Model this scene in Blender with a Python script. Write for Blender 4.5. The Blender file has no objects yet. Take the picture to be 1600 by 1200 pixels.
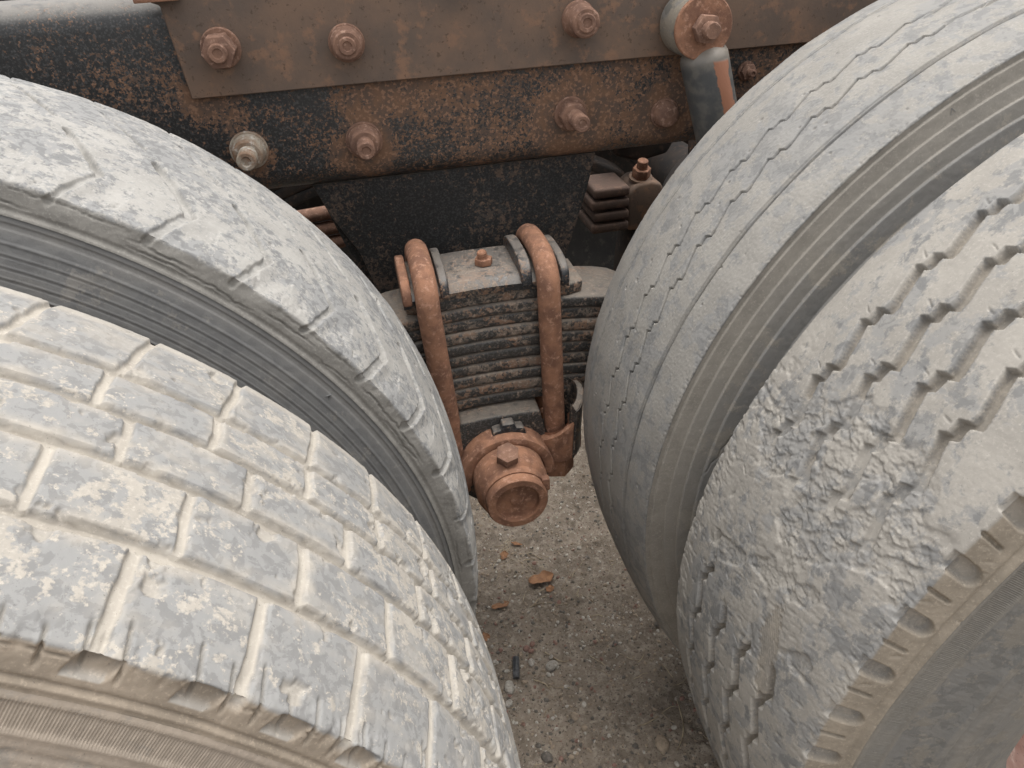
import bpy, bmesh, math, random
import numpy as np
from mathutils import Vector, Matrix

# ------------------------------------------------------------------ camera, sky, sun, exposure
S = bpy.context.scene
COL = S.collection
cam_d = bpy.data.cameras.new('camera')
cam = bpy.data.objects.new('camera', cam_d)
COL.objects.link(cam)
yaw, pitch, roll = 0.1838, -0.5917, -0.0565
fw = Vector((math.sin(yaw) * math.cos(pitch), math.cos(yaw) * math.cos(pitch), math.sin(pitch)))
r0 = Vector((math.cos(yaw), -math.sin(yaw), 0))
u0 = r0.cross(fw)
rv = math.cos(roll) * r0 + math.sin(roll) * u0
uv_ = math.cos(roll) * u0 - math.sin(roll) * r0
cam.matrix_world = Matrix(((rv.x, uv_.x, -fw.x, 0), (rv.y, uv_.y, -fw.y, 0), (rv.z, uv_.z, -fw.z, 1.1557), (0, 0, 0, 1)))
cam_d.sensor_width = 36
cam_d.lens = 36 * 1170.47 / 1600
cam_d.clip_start = 0.02
cam_d.clip_end = 500
S.camera = cam

SUN_EL, SUN_AZ = math.radians(80), math.radians(60)      # azimuth clockwise from +Y
W = bpy.data.worlds.new('World')
S.world = W
W.use_nodes = True
nt = W.node_tree
nt.nodes.clear()
sky = nt.nodes.new('ShaderNodeTexSky')
sky.sky_type = 'NISHITA'
sky.sun_disc = False
sky.sun_elevation = SUN_EL
sky.sun_rotation = SUN_AZ
sky.dust_density = 4.0
hs = nt.nodes.new('ShaderNodeHueSaturation')
hs.inputs['Saturation'].default_value = 0.12               # hazy, nearly white overcast
bg = nt.nodes.new('ShaderNodeBackground')
bg.inputs['Strength'].default_value = 0.15
wo = nt.nodes.new('ShaderNodeOutputWorld')
nt.links.new(sky.outputs[0], hs.inputs['Color'])
nt.links.new(hs.outputs[0], bg.inputs[0])
nt.links.new(bg.outputs[0], wo.inputs[0])

sun_d = bpy.data.lights.new('sun', 'SUN')
sun_d.energy = 0.75
sun_d.angle = math.radians(55)
sun_d.color = (1.0, 0.95, 0.87)
sun = bpy.data.objects.new('sun', sun_d)
sdir = Vector((math.sin(SUN_AZ) * math.cos(SUN_EL), math.cos(SUN_AZ) * math.cos(SUN_EL), math.sin(SUN_EL)))
sun.rotation_euler = sdir.to_track_quat('Z', 'Y').to_euler()
sun.location = (0, 0, 6)
COL.objects.link(sun)
S.view_settings.view_transform = 'Standard'
S.view_settings.look = 'None'
S.view_settings.exposure = 1.24
S.view_settings.gamma = 1

# ------------------------------------------------------------------ numpy noise
def _hash(ix, iy, seed):
    h = (ix.astype(np.int64) * 374761393 + iy.astype(np.int64) * 668265263 + seed * 974711) & 0xffffffff
    h = ((h ^ (h >> 13)) * 1274126177) & 0xffffffff
    return ((h ^ (h >> 16)) & 0xffff) / 65535.0

def noise(x, y, seed=0):
    """gradient noise, about -1..1"""
    x = np.asarray(x, float); y = np.asarray(y, float)
    ix = np.floor(x); iy = np.floor(y)
    fx = x - ix; fy = y - iy
    ux = fx * fx * fx * (fx * (fx * 6 - 15) + 10); uy = fy * fy * fy * (fy * (fy * 6 - 15) + 10)
    def g(dx, dy):
        a = _hash(ix + dx, iy + dy, seed) * 2 * np.pi
        return np.cos(a) * (fx - dx) + np.sin(a) * (fy - dy)
    a = g(0, 0); b = g(1, 0); c = g(0, 1); d = g(1, 1)
    return 1.45 * ((a + (b - a) * ux) * (1 - uy) + (c + (d - c) * ux) * uy)

def fbm(x, y, seed=0, octv=4, gain=0.5):
    o = 0; a = 1; n = 0
    for k in range(octv):
        o = o + a * noise(x * 2 ** k, y * 2 ** k, seed + 17 * k); n += a; a *= gain
    return o / n * 1.5

def hash1(i, seed=0):
    return _hash(np.asarray(i), np.asarray(i) * 0 + 7, seed)

def sst(a, b, x):
    t = np.clip((x - a) / (b - a), 0, 1)
    return t * t * (3 - 2 * t)

def cells(x, y, seed):
    """distance to nearest and second nearest feature point, and id of the nearest"""
    ix = np.floor(x); iy = np.floor(y)
    d1 = np.full(x.shape, 9.0); d2 = np.full(x.shape, 9.0); idv = np.zeros(x.shape)
    for dx in (-1, 0, 1):
        for dy in (-1, 0, 1):
            cx = ix + dx; cy = iy + dy
            px = cx + _hash(cx, cy, seed); py = cy + _hash(cx, cy, seed + 5)
            dd = np.hypot(px - x, py - y)
            near = dd < d1
            d2 = np.where(near, d1, np.minimum(d2, dd))
            idv = np.where(near, _hash(cx, cy, seed + 9), idv)
            d1 = np.where(near, dd, d1)
    return d1, d2, idv

# ------------------------------------------------------------------ materials
def new_mat(name):
    m = bpy.data.materials.new(name)
    m.use_nodes = True
    t = m.node_tree
    t.nodes.clear()
    out = t.nodes.new('ShaderNodeOutputMaterial')
    b = t.nodes.new('ShaderNodeBsdfPrincipled')
    t.links.new(b.outputs[0], out.inputs[0])
    return m, t, b

def nd(t, kind, **kw):
    n = t.nodes.new(kind)
    for k, v in kw.items():
        if k in n.inputs: n.inputs[k].default_value = v
        else: setattr(n, k, v)
    return n

def nz(t, co, scale, detail=3, rough=0.55, dist=0.0):
    n = nd(t, 'ShaderNodeTexNoise', Scale=scale, Detail=detail, Roughness=rough, Distortion=dist)
    t.links.new(co, n.inputs['Vector'])
    return n.outputs['Fac']

def ramp(t, src, a, b, va=0.0, vb=1.0):
    n = nd(t, 'ShaderNodeMapRange')
    n.interpolation_type = 'SMOOTHSTEP'
    n.inputs['From Min'].default_value = a; n.inputs['From Max'].default_value = b
    n.inputs['To Min'].default_value = va; n.inputs['To Max'].default_value = vb
    t.links.new(src, n.inputs['Value'])
    return n.outputs[0]

def mix(t, fac, a, b):
    n = nd(t, 'ShaderNodeMix', data_type='RGBA')
    for val, s in ((fac, 0), (a, 6), (b, 7)):
        if isinstance(val, bpy.types.NodeSocket): t.links.new(val, n.inputs[s])
        elif s == 0: n.inputs[0].default_value = val
        else: n.inputs[s].default_value = (*val, 1)
    return n.outputs[2]

def mth(t, op, a, b=0.0):
    n = nd(t, 'ShaderNodeMath', operation=op)
    for val, s in ((a, 0), (b, 1)):
        if isinstance(val, bpy.types.NodeSocket): t.links.new(val, n.inputs[s])
        else: n.inputs[s].default_value = val
    return n.outputs[0]

def bump(t, b, h, strength=0.5, dist=0.001):
    n = nd(t, 'ShaderNodeBump', Strength=strength, Distance=dist)
    t.links.new(h, n.inputs['Height'])
    t.links.new(n.outputs[0], b.inputs['Normal'])

def geo(t):
    # object coordinates shifted by a per-object number so that repeats differ
    c = nd(t, 'ShaderNodeTexCoord'); i = nd(t, 'ShaderNodeObjectInfo')
    m = mth(t, 'MULTIPLY', i.outputs['Random'], 37.0)
    v = nd(t, 'ShaderNodeVectorMath', operation='ADD')
    t.links.new(c.outputs['Object'], v.inputs[0]); t.links.new(m, v.inputs[1])
    return v.outputs[0]

def tyre_mat(name, rubber, rubber2, dust, patch=0.5, mott=90, cover=0.0, bstr=0.5, mud=(.24, .205, .165)):
    m, t, b = new_mat(name)
    co = geo(t)
    at = nd(t, 'ShaderNodeAttribute', attribute_name='dirt')
    big = nz(t, co, 14, 3)
    mid = nz(t, co, mott, 4, 0.6)
    fine = nz(t, co, 420, 4, 0.7)
    rub = mix(t, ramp(t, nz(t, co, mott * 1.2, 5, 0.62, 0.5), .455, .515), rubber, rubber2)
    f = mth(t, 'ADD', mth(t, 'MULTIPLY', mid, .6), mth(t, 'MULTIPLY', big, .55))
    f = mth(t, 'ADD', f, mth(t, 'MULTIPLY', fine, .18))
    msk = ramp(t, f, .66 - .14 * patch, .74 - .1 * patch)
    msk = mth(t, 'MAXIMUM', mth(t, 'MULTIPLY', msk, .85), at.outputs['Fac'])
    msk = mth(t, 'MAXIMUM', msk, cover)
    dcol = mix(t, ramp(t, nz(t, co, 30, 4), .35, .65), dust, tuple(c * .84 for c in dust))
    dcol = mix(t, ramp(t, fine, .5, .75), dcol, tuple(min(1, c * 1.16) for c in dust))
    col = mix(t, msk, rub, dcol)
    am = nd(t, 'ShaderNodeAttribute', attribute_name='mud')
    mcol = mix(t, ramp(t, nz(t, co, 45, 5, .65), .35, .65), mud, tuple(c * .78 for c in mud))
    mcol = mix(t, ramp(t, fine, .5, .75), mcol, tuple(c * 1.25 for c in mud))
    col = mix(t, am.outputs['Fac'], col, mcol)
    spk = ramp(t, nz(t, co, 900, 2), .68, .74)
    col = mix(t, mth(t, 'MULTIPLY', spk, .5), col, (.07, .065, .06))
    t.links.new(col, b.inputs['Base Color'])
    b.inputs['Roughness'].default_value = .88
    b.inputs['Specular IOR Level'].default_value = .25
    h = mth(t, 'ADD', mth(t, 'MULTIPLY', nz(t, co, 260, 6, 0.7), 1.0), mth(t, 'MULTIPLY', nz(t, co, 900, 3, .6), .5))
    h = mth(t, 'ADD', h, mth(t, 'MULTIPLY', msk, .35))
    bump(t, b, h, bstr, .0009)
    return m

def rust_mat(name, base, dark, light, scale=120, rough=.85, bstr=.5, metal=0.0):
    m, t, b = new_mat(name)
    co = geo(t)
    c = mix(t, ramp(t, nz(t, co, scale * .3, 5, .6), .35, .65), base, dark)
    c = mix(t, ramp(t, nz(t, co, scale, 5, .65), .52, .68), c, light)
    c = mix(t, mth(t, 'MULTIPLY', ramp(t, nz(t, co, scale * 5, 3, .6), .6, .7), .6), c, tuple(x * .35 for x in base))
    t.links.new(c, b.inputs['Base Color'])
    b.inputs['Roughness'].default_value = rough
    b.inputs['Specular IOR Level'].default_value = .3
    h = mth(t, 'ADD', nz(t, co, scale * 2, 6, .7), mth(t, 'MULTIPLY', nz(t, co, scale * 8, 3), .4))
    bump(t, b, h, bstr, .0012)
    return m

def paint_mat(name, paint, rusts, amount=.5, scale=110, topdust=.5, dust=(.30, .26, .22), rough=.42, bias=None, stains=()):
    """old black paint speckled by rust; dust lies on faces that look upwards"""
    m, t, b = new_mat(name)
    co = geo(t)
    s1 = nz(t, co, scale, 4, .65, .3)
    s2 = nz(t, co, scale * 2.6, 3, .6)
    big = nz(t, co, 9, 3, .6)
    f = mth(t, 'ADD', mth(t, 'MULTIPLY', s1, .62), mth(t, 'MULTIPLY', s2, .38))
    f = mth(t, 'ADD', f, mth(t, 'MULTIPLY', mth(t, 'SUBTRACT', big, .5), .55))
    if bias:                                           # more rust towards +X of the frame
        sx = nd(t, 'ShaderNodeSeparateXYZ'); t.links.new(nd(t, 'ShaderNodeTexCoord').outputs['Object'], sx.inputs[0])
        f = mth(t, 'ADD', f, ramp(t, sx.outputs[0], bias[0], bias[1], bias[2], bias[3]))
    for (px, py, pz, rad) in stains:                   # rust that has bled out round the bolts
        vd = nd(t, 'ShaderNodeVectorMath', operation='DISTANCE')
        t.links.new(nd(t, 'ShaderNodeTexCoord').outputs['Object'], vd.inputs[0]); vd.inputs[1].default_value = (px, py, pz)
        f = mth(t, 'ADD', f, ramp(t, vd.outputs['Value'], rad, rad * .45, 0, .16))
    k = ramp(t, f, .60 - .12 * amount, .66 - .10 * amount)
    rc = mix(t, ramp(t, nz(t, co, 40, 3), .4, .6), rusts[0], rusts[1])
    rc = mix(t, ramp(t, nz(t, co, 230, 2), .5, .65), rc, rusts[2])
    p2 = mix(t, ramp(t, nz(t, co, 380, 4), .45, .7), paint, tuple(x * 2.2 + .012 for x in paint))
    c = mix(t, k, p2, rc)
    g = nd(t, 'ShaderNodeNewGeometry'); sp = nd(t, 'ShaderNodeSeparateXYZ')
    t.links.new(g.outputs['Normal'], sp.inputs[0])
    up = ramp(t, sp.outputs[2], .35, .9)
    up = mth(t, 'MULTIPLY', up, ramp(t, nz(t, co, 60, 4), .28, .5, .35, 1.0))
    up = mth(t, 'MULTIPLY', up, topdust)
    c = mix(t, up, c, dust)
    t.links.new(c, b.inputs['Base Color'])
    rr = ramp(t, mth(t, 'MAXIMUM', k, up), 0, 1, rough, .9)
    t.links.new(rr, b.inputs['Roughness'])
    b.inputs['Specular IOR Level'].default_value = .4
    h = mth(t, 'ADD', mth(t, 'MULTIPLY', k, .5), mth(t, 'MULTIPLY', nz(t, co, 500, 4), .5))
    bump(t, b, h, .45, .0008)
    return m

M = {}
M['tread_lo'] = tyre_mat('tread_blocks', (.185, .182, .176), (.228, .225, .217), (.36, .328, .282), -.15, 105, mud=(.27, .225, .175), bstr=.25)
M['tread_li'] = tyre_mat('tread_worn', (.165, .164, .161), (.222, .22, .214), (.315, .302, .278), .25, 105, mud=(.20, .19, .172), bstr=.25)
M['tread_ri'] = tyre_mat('tread_smooth', (.185, .182, .176), (.225, .22, .21), (.285, .268, .24), .4, 60, mud=(.27, .235, .19), bstr=.32)
M['tread_ro'] = tyre_mat('tread_chipped', (.165, .163, .158), (.225, .219, .208), (.32, .296, .26), .36, 60, mud=(.25, .215, .17), bstr=.25)
M['side_li'] = tyre_mat('sidewall_grey', (.122, .122, .122), (.14, .14, .138), (.20, .19, .175), -.5, 50, bstr=.25, mud=(.235, .215, .185))
M['side_ri'] = tyre_mat('sidewall_tan', (.195, .192, .186), (.225, .22, .212), (.32, .292, .25), .0, 25, mud=(.275, .252, .218), bstr=.25)
M['side_lo'] = tyre_mat('sidewall_dusty', (.19, .175, .155), (.235, .21, .18), (.30, .25, .20), .6, 40, cover=.3, bstr=.3)
M['side_ro'] = tyre_mat('sidewall_dusty_dark', (.115, .113, .108), (.145, .141, .133), (.195, .178, .152), .2, 60, bstr=.3)
RU = ((.15, .085, .052), (.095, .064, .048), (.22, .125, .078))
M['frame'] = paint_mat('black_paint_rusting', (.024, .0235, .023), RU, .75, 190, .7, (.22, .205, .185), bias=(-.5, .35, -.03, .085), stains=[(x - .152, 0, z - .83, r_) for x, z, r_ in ((.010, .870, .055), (.286, .880, .075), (.4205, .875, .06), (-.1335, .885, .04), (-.16, .945, .05), (.02, .94, .05))])
M['bracket'] = paint_mat('black_paint_dark', (.012, .0115, .011), ((.085, .058, .043), (.06, .048, .04), (.12, .08, .058)), .75, 110, .3, rough=.7)
M['plate'] = rust_mat('brown_rust_plate', (.155, .102, .072), (.105, .078, .062), (.195, .115, .075), 38, .8, .3)
M['rust'] = rust_mat('orange_rust', (.285, .145, .088), (.165, .085, .056), (.36, .205, .14), 140, .88, .5)
M['bolt'] = rust_mat('pale_rust', (.215, .122, .084), (.14, .08, .058), (.31, .195, .145), 160, .9, .5)
M['bolt_pale'] = rust_mat('pale_bolt', (.36, .33, .27), (.2, .12, .075), (.46, .43, .38), 90, .8, .5)
M['spring'] = paint_mat('spring_steel', (.034, .032, .030), ((.21, .13, .088), (.16, .13, .105), (.27, .21, .165)), .95, 95, .7, (.20, .17, .14))
M['springtop'] = paint_mat('spring_clamp', (.02, .021, .023), ((.17, .10, .065), (.12, .095, .075), (.24, .17, .12)), .6, 120, .5, (.24, .21, .18), rough=.3)
M['rubberbush'] = tyre_mat('bush_rubber', (.125, .118, .105), (.165, .155, .14), (.25, .215, .17), .4, 60)
M['dark'] = rust_mat('dark_underbody', (.035, .026, .021), (.02, .018, .017), (.06, .04, .03), 60, .85, .4)
M['brown'] = rust_mat('brown_shim', (.085, .055, .042), (.06, .042, .034), (.12, .075, .055), 60, .85, .4)
M['fartyre'] = rust_mat('far_tyre_rubber', (.04, .038, .036), (.03, .03, .03), (.06, .055, .05), 40, .9, .3)
M['rim'] = rust_mat('rim_rust', (.34, .22, .18), (.24, .13, .10), (.42, .3, .25), 50, .7, .3)

# ------------------------------------------------------------------ object helpers
ORG = {}
def link(o, parent=None, origin=(0, 0, 0)):
    COL.objects.link(o)
    o.location = Vector(origin) - (Vector(ORG[parent.name]) if parent else Vector((0, 0, 0)))
    if parent: o.parent = parent
    ORG[o.name] = tuple(origin)
    return o

def empty(name, origin, parent=None, label=None, cat=None, group=None):
    o = bpy.data.objects.new(name, None)
    o.empty_display_size = .05
    link(o, parent, origin)
    if label: o['label'] = label
    if cat: o['category'] = cat
    if group: o['group'] = group
    return o

def smooth(me, ang=35):
    me.polygons.foreach_set('use_smooth', np.ones(len(me.polygons), bool))
    try: me.set_sharp_from_angle(angle=math.radians(ang))
    except Exception: pass

def obj(name, bm, mat, parent=None, origin=(0, 0, 0), ang=35, label=None):
    """bmesh in world coordinates -> one object with its origin at «origin»"""
    me = bpy.data.meshes.new(name)
    bmesh.ops.recalc_face_normals(bm, faces=bm.faces)
    bmesh.ops.translate(bm, verts=bm.verts, vec=-Vector(origin))
    bm.to_mesh(me); bm.free()
    me.materials.append(mat)
    smooth(me, ang)
    o = bpy.data.objects.new(name, me)
    link(o, parent, origin)
    if label: o['label'] = label
    return o

def bevel(bm, w, seg=2, verts=None):
    es = [e for e in bm.edges if len(e.link_faces) == 2 and e.calc_face_angle(0) > .5]
    bmesh.ops.bevel(bm, geom=es, offset=w, segments=seg, profile=.5, affect='EDGES')

def prism(outline, axis, a, b, bv=0.0, seg=2):
    """outline of 2-D points extruded along axis ('x','y','z') from a to b"""
    bm = bmesh.new()
    def P(p, d):
        return {'x': (d, p[0], p[1]), 'y': (p[0], d, p[1]), 'z': (p[0], p[1], d)}[axis]
    v0 = [bm.verts.new(P(p, a)) for p in outline]; v1 = [bm.verts.new(P(p, b)) for p in outline]
    n = len(outline)
    bm.faces.new(v0); bm.faces.new(v1[::-1])
    for i in range(n): bm.faces.new((v0[i], v1[i], v1[(i + 1) % n], v0[(i + 1) % n]))
    bmesh.ops.recalc_face_normals(bm, faces=bm.faces)
    if bv: bevel(bm, bv, seg)
    return bm

def box(x0, x1, y0, y1, z0, z1, bv=0.0, seg=2):
    return prism([(x0, y0), (x1, y0), (x1, y1), (x0, y1)], 'z', z0, z1, bv, seg)

def lathe(prof, o, d, seg=40, bm=None):
    """profile of (along, radius) revolved about the line from o in direction d"""
    bm = bm or bmesh.new()
    d = Vector(d).normalized(); o = Vector(o)
    a = d.orthogonal().normalized(); b = d.cross(a)
    rings = []
    for (h, r) in prof:
        if r < 1e-6: rings.append([bm.verts.new(o + d * h)])
        else: rings.append([bm.verts.new(o + d * h + (a * math.cos(q) + b * math.sin(q)) * r) for q in (2 * math.pi * k / seg for k in range(seg))])
    for p, q in zip(rings, rings[1:]):
        for k in range(seg):
            k2 = (k + 1) % seg
            if len(p) == 1 and len(q) == 1: break
            if len(p) == 1: bm.faces.new((p[0], q[k], q[k2]))
            elif len(q) == 1: bm.faces.new((p[k], q[0], p[k2]))
            else: bm.faces.new((p[k], q[k], q[k2], p[k2]))
    return bm

def tube(path, r, seg=20, caps=True, radii=None):
    bm = bmesh.new()
    pts = [Vector(p) for p in path]
    prev = None; rings = []
    for i, p in enumerate(pts):
        t = (pts[min(i + 1, len(pts) - 1)] - pts[max(i - 1, 0)]).normalized()
        if prev is None: a = t.orthogonal().normalized()
        else: a = (prev - t * prev.dot(t)).normalized()
        prev = a; b = t.cross(a)
        rr = radii[i] if radii else r
        rings.append([bm.verts.new(p + (a * math.cos(q) + b * math.sin(q)) * rr) for q in (2 * math.pi * k / seg for k in range(seg))])
    for p, q in zip(rings, rings[1:]):
        for k in range(seg): bm.faces.new((p[k], q[k], q[(k + 1) % seg], p[(k + 1) % seg]))
    if caps:
        bm.faces.new(rings[0]); bm.faces.new(rings[-1][::-1])
    return bm

def hexnut(o, d, r, h, turn=0.0, bv=.0012, bm=None):
    bm2 = bmesh.new()
    d = Vector(d).normalized(); o = Vector(o)
    a = d.orthogonal().normalized(); b = d.cross(a)
    P = lambda k, q: o + d * q + (a * math.cos(turn + k * math.pi / 3) + b * math.sin(turn + k * math.pi / 3)) * r
    v0 = [bm2.verts.new(P(k, 0)) for k in range(6)]; v1 = [bm2.verts.new(P(k, h)) for k in range(6)]
    bm2.faces.new(v0); bm2.faces.new(v1)
    for k in range(6): bm2.faces.new((v0[k], v1[k], v1[(k + 1) % 6], v0[(k + 1) % 6]))
    bmesh.ops.recalc_face_normals(bm2, faces=bm2.faces)
    if bv: bevel(bm2, bv, 2)
    return bm2

# ------------------------------------------------------------------ ground
def axis_pts(lo, hi, step, far):
    inner = np.arange(lo, hi + 1e-9, step)
    g = []; s = step; p = hi
    while p < far:
        s *= 1.35; p += s; g.append(p)
    g2 = []; s = step; p = lo
    while p > -far:
        s *= 1.35; p -= s; g2.append(p)
    return np.array(g2[::-1] + list(inner) + g)

def ground_h(X, Y):
    h = .010 * fbm(X * 3, Y * 3, 3, 3) + .005 * fbm(X * 14, Y * 14, 11, 4) + .0022 * fbm(X * 70, Y * 70, 21, 3)
    clod = np.clip(fbm(X * 38, Y * 38, 41, 3) - .25, 0, 1)
    return h + .013 * clod - .004

gx = axis_pts(-.05, .62, .0032, 120); gy = axis_pts(.42, 1.35, .0034, 120)
GX, GY = np.meshgrid(gx, gy)
GZ = ground_h(GX, GY)
GZ *= np.clip(1.0 - (np.abs(GX) + np.abs(GY) - 8) / 30, 0, 1)
nx, ny = len(gx), len(gy)
idx = np.arange(nx * ny).reshape(ny, nx)
quads = np.stack([idx[:-1, :-1], idx[:-1, 1:], idx[1:, 1:], idx[1:, :-1]], -1).reshape(-1, 4)

def mesh_np(name, verts, quads, attrs=None):
    me = bpy.data.meshes.new(name)
    n = len(verts); k = len(quads)
    me.vertices.add(n); me.vertices.foreach_set('co', np.ascontiguousarray(verts, np.float32).ravel())
    me.loops.add(k * 4); me.loops.foreach_set('vertex_index', np.ascontiguousarray(quads, np.int32).ravel())
    me.polygons.add(k); me.polygons.foreach_set('loop_start', np.arange(0, k * 4, 4, dtype=np.int32))
    me.polygons.foreach_set('use_smooth', np.ones(k, bool))
    for nm, a in (attrs or {}).items():
        at = me.attributes.new(nm, 'FLOAT', 'POINT'); at.data.foreach_set('value', np.ascontiguousarray(a, np.float32).ravel())
    me.update(calc_edges=True)
    return me

m, t, b = new_mat('dirt_ground')
co = nd(t, 'ShaderNodeTexCoord').outputs['Object']
c = mix(t, ramp(t, nz(t, co, 9, 4), .35, .65), (.255, .21, .165), (.185, .152, .12))
c = mix(t, ramp(t, nz(t, co, 70, 5, .65), .45, .7), c, (.34, .295, .24))
c = mix(t, ramp(t, nz(t, co, 260, 3, .6), .57, .66), c, (.10, .082, .067))
c = mix(t, ramp(t, nz(t, co, 420, 2), .66, .72), c, (.38, .34, .29))
t.links.new(c, b.inputs['Base Color']); b.inputs['Roughness'].default_value = .95
b.inputs['Specular IOR Level'].default_value = .15
bump(t, b, mth(t, 'ADD', nz(t, co, 200, 6, .7), mth(t, 'MULTIPLY', nz(t, co, 700, 3), .5)), .7, .003)
M['ground'] = m
g = bpy.data.objects.new('ground', mesh_np('ground', np.stack([GX, GY, GZ], -1).reshape(-1, 3), quads))
g.data.materials.append(M['ground']); COL.objects.link(g); g['kind'] = 'structure'
def gz(x, y): return float(ground_h(np.array([x]), np.array([y]))[0])

# ------------------------------------------------------------------ truck
TR = (.152, 1.45, 0)
truck = empty('truck', TR, None, 'old truck with dusty worn double tyres and rusty black frame at its rear bogie', 'truck')

# ---- wheels
def resample(pts, step_fn, sm):
    p = np.array(pts, float)
    seg = np.hypot(*np.diff(p, axis=0).T); s = np.r_[0, np.cumsum(seg)]
    fine = np.linspace(0, s[-1], int(s[-1] / .0004) + 1)
    q = np.stack([np.interp(fine, s, p[:, 0]), np.interp(fine, s, p[:, 1])], -1)
    k = max(1, int(sm / .0004)); ker = np.hanning(2 * k + 3)[1:-1]; ker /= ker.sum()
    pad = np.r_[q[:1] + (q[:1] - q[k + 1:0:-1])[:k], q, q[-1:] + (q[-1:] - q[-2:-k - 2:-1])[:k]] if k > 0 else q
    q = np.stack([np.convolve(pad[:, j], ker, 'same')[k:-k] if k else pad[:, j] for j in (0, 1)], -1)[:len(fine)]
    return q, fine

def profile(pts, mark, dens, sm=.003):
    """returns y, drop, ny, nr, t on samples whose spacing is given by dens(t)"""
    q, s = resample(pts, None, sm)
    p = np.array(pts, float); seg = np.hypot(*np.diff(p, axis=0).T); s0 = np.r_[0, np.cumsum(seg)][mark]
    t = s - s0
    pos = [0.0]
    while pos[-1] < s[-1]:
        pos.append(pos[-1] + dens(pos[-1] - s0))
    pos = np.array(pos); pos *= s[-1] / pos[-1]
    y = np.interp(pos, s, q[:, 0]); r = np.interp(pos, s, q[:, 1])
    dy = np.gradient(y, pos); dr = np.gradient(r, pos)
    L = np.hypot(dy, dr) + 1e-9
    return y, r, -dr / L, dy / L, pos - s0

def phi_set(a, b, step, coarse=.02):
    d = np.arange(a, b, step)
    c = np.arange(b, a + 2 * np.pi - coarse * .5, coarse)
    return np.r_[d, c]

def revolve(name, prof, R, cx, cy, phis, hfun, mat, parent, label=None):
    y, r, ny, nr, t = prof
    P, T = np.meshgrid(phis, t, indexing='ij')
    res = hfun(P, T, np.broadcast_to(r, P.shape))
    h, dirt = res[:2]; mud = res[2] if len(res) > 2 else np.zeros_like(h)
    rr = R + r[None] + nr[None] * h; yy = y[None] + ny[None] * h
    V = np.stack([rr * np.sin(P), yy, rr * np.cos(P)], -1)
    n, m_ = P.shape
    i = np.arange(n * m_).reshape(n, m_); j = np.roll(i, -1, 0)
    Q = np.stack([i[:, :-1], j[:, :-1], j[:, 1:], i[:, 1:]], -1).reshape(-1, 4)
    me = mesh_np(name, V.reshape(-1, 3), Q, {'dirt': np.clip(dirt, 0, 1), 'mud': np.clip(mud, 0, 1)})
    me.materials.append(mat)
    o = bpy.data.objects.new(name, me)
    link(o, parent, (cx, cy, R))
    if label: o['label'] = label
    return o

def groove(d, half, edge=.0012):
    return 1 - sst(half - edge, half + edge, np.abs(d))

def build_wheel(kind, cx, yf, yb, R, vis, label, seam, tread_h, side_h, tm, sm_, tstep=.001, step=.0017, sidestep=.004, round_=.002):
    w = empty('wheel', (cx, yf, 0), truck, label)
    Wd = yb - yf
    P = lambda a: [(-.002, -.012), (-.007, -.03), (-.014, -.05), (-.023, -.08), (-.029, -.11), (-.029, -.15), (-.012, -.20), (.012, -.235), (.02, -.245), (.045, -.25)]
    side = P(0)
    def at(d):                              # profile point at drop d below the crown
        for p, q in zip(side, side[1:]):
            if q[1] <= -d <= p[1]:
                f = (-d - p[1]) / (q[1] - p[1]); return (p[0] + f * (q[0] - p[0]), -d)
    k = [p for p in side if p[1] > -seam]
    front = [at(seam)] + k[::-1]
    mark = len(front) - 1
    cr = [(Wd * f, -.011 * abs(2 * f - 1) ** 2.6) for f in (.04, .12, .25, .4, .5, .6, .75, .88, .96)]
    back = [(Wd - p[0], p[1]) for p in k] + [(Wd - at(seam)[0], -seam)]
    dn = lambda t: tstep if -.06 < t < Wd + .006 else .004
    pr = profile(front + cr + back, mark, dn, round_)
    revolve('tread', pr, R, cx, yf, phi_set(*vis, step), lambda p, t, r: tread_h(p, t, r, Wd, R), tm, w)
    pts = [p for p in side if p[1] < -seam][::-1] + [at(seam)]
    pr = profile(pts, 0, (lambda t: .0016) if kind.endswith('O') else (lambda t: .0007), .003)
    o = revolve('sidewall', pr, R, cx, yf, phi_set(*vis, sidestep), lambda p, t, r: side_h(p, t, r, R), sm_, w)
    pts = [(Wd - p[0], p[1]) for p in pts[::-1]]
    pr = profile(pts, 0, lambda t: .012, .004)
    revolve('sidewall', pr, R, cx, yf, np.arange(0, 2 * np.pi, .04), lambda p, t, r: (p * 0, p * 0 + .3), sm_, w)
    # steel rim: two flanged edges, a well and a dished disc
    rr = R - .247
    bm = lathe([(.02, rr + .014), (.016, rr + .012), (.018, rr + .004), (.03, rr), (.07, rr - .012), (.10, rr - .028), (Wd - .10, rr - .028),
                (Wd - .07, rr - .012), (Wd - .03, rr), (Wd - .018, rr + .004), (Wd - .016, rr + .012), (Wd - .02, rr + .014)], (cx, yf, R), (0, 1, 0), 64)
    obj('rim', bm, M['rim'], w, (cx, yf, R))
    yd = .16 if kind.endswith('O') else Wd - .16
    sg = 1 if kind.endswith('O') else -1
    bm = lathe([(yd - .035 * sg, rr - .027), (yd, rr - .05), (yd + .01 * sg, .17), (yd - .01 * sg, .15), (yd - .01 * sg, .085), (yd + .01 * sg, .085), (yd + .012 * sg, .15), (yd + .02 * sg, .17), (yd + .012 * sg, rr - .05)], (cx, yf, R), (0, 1, 0), 48)
    obj('wheel_disc', bm, M['rim'], w, (cx, yf, R))
    bm = lathe([(yd - .07 * sg, 0), (yd - .07 * sg, .06), (yd - .04 * sg, .08), (yd + .06 * sg, .084), (yd + .06 * sg, 0)], (cx, yf, R), (0, 1, 0), 32)
    obj('hub', bm, M['rust'], w, (cx, yf, R))
    return w

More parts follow.
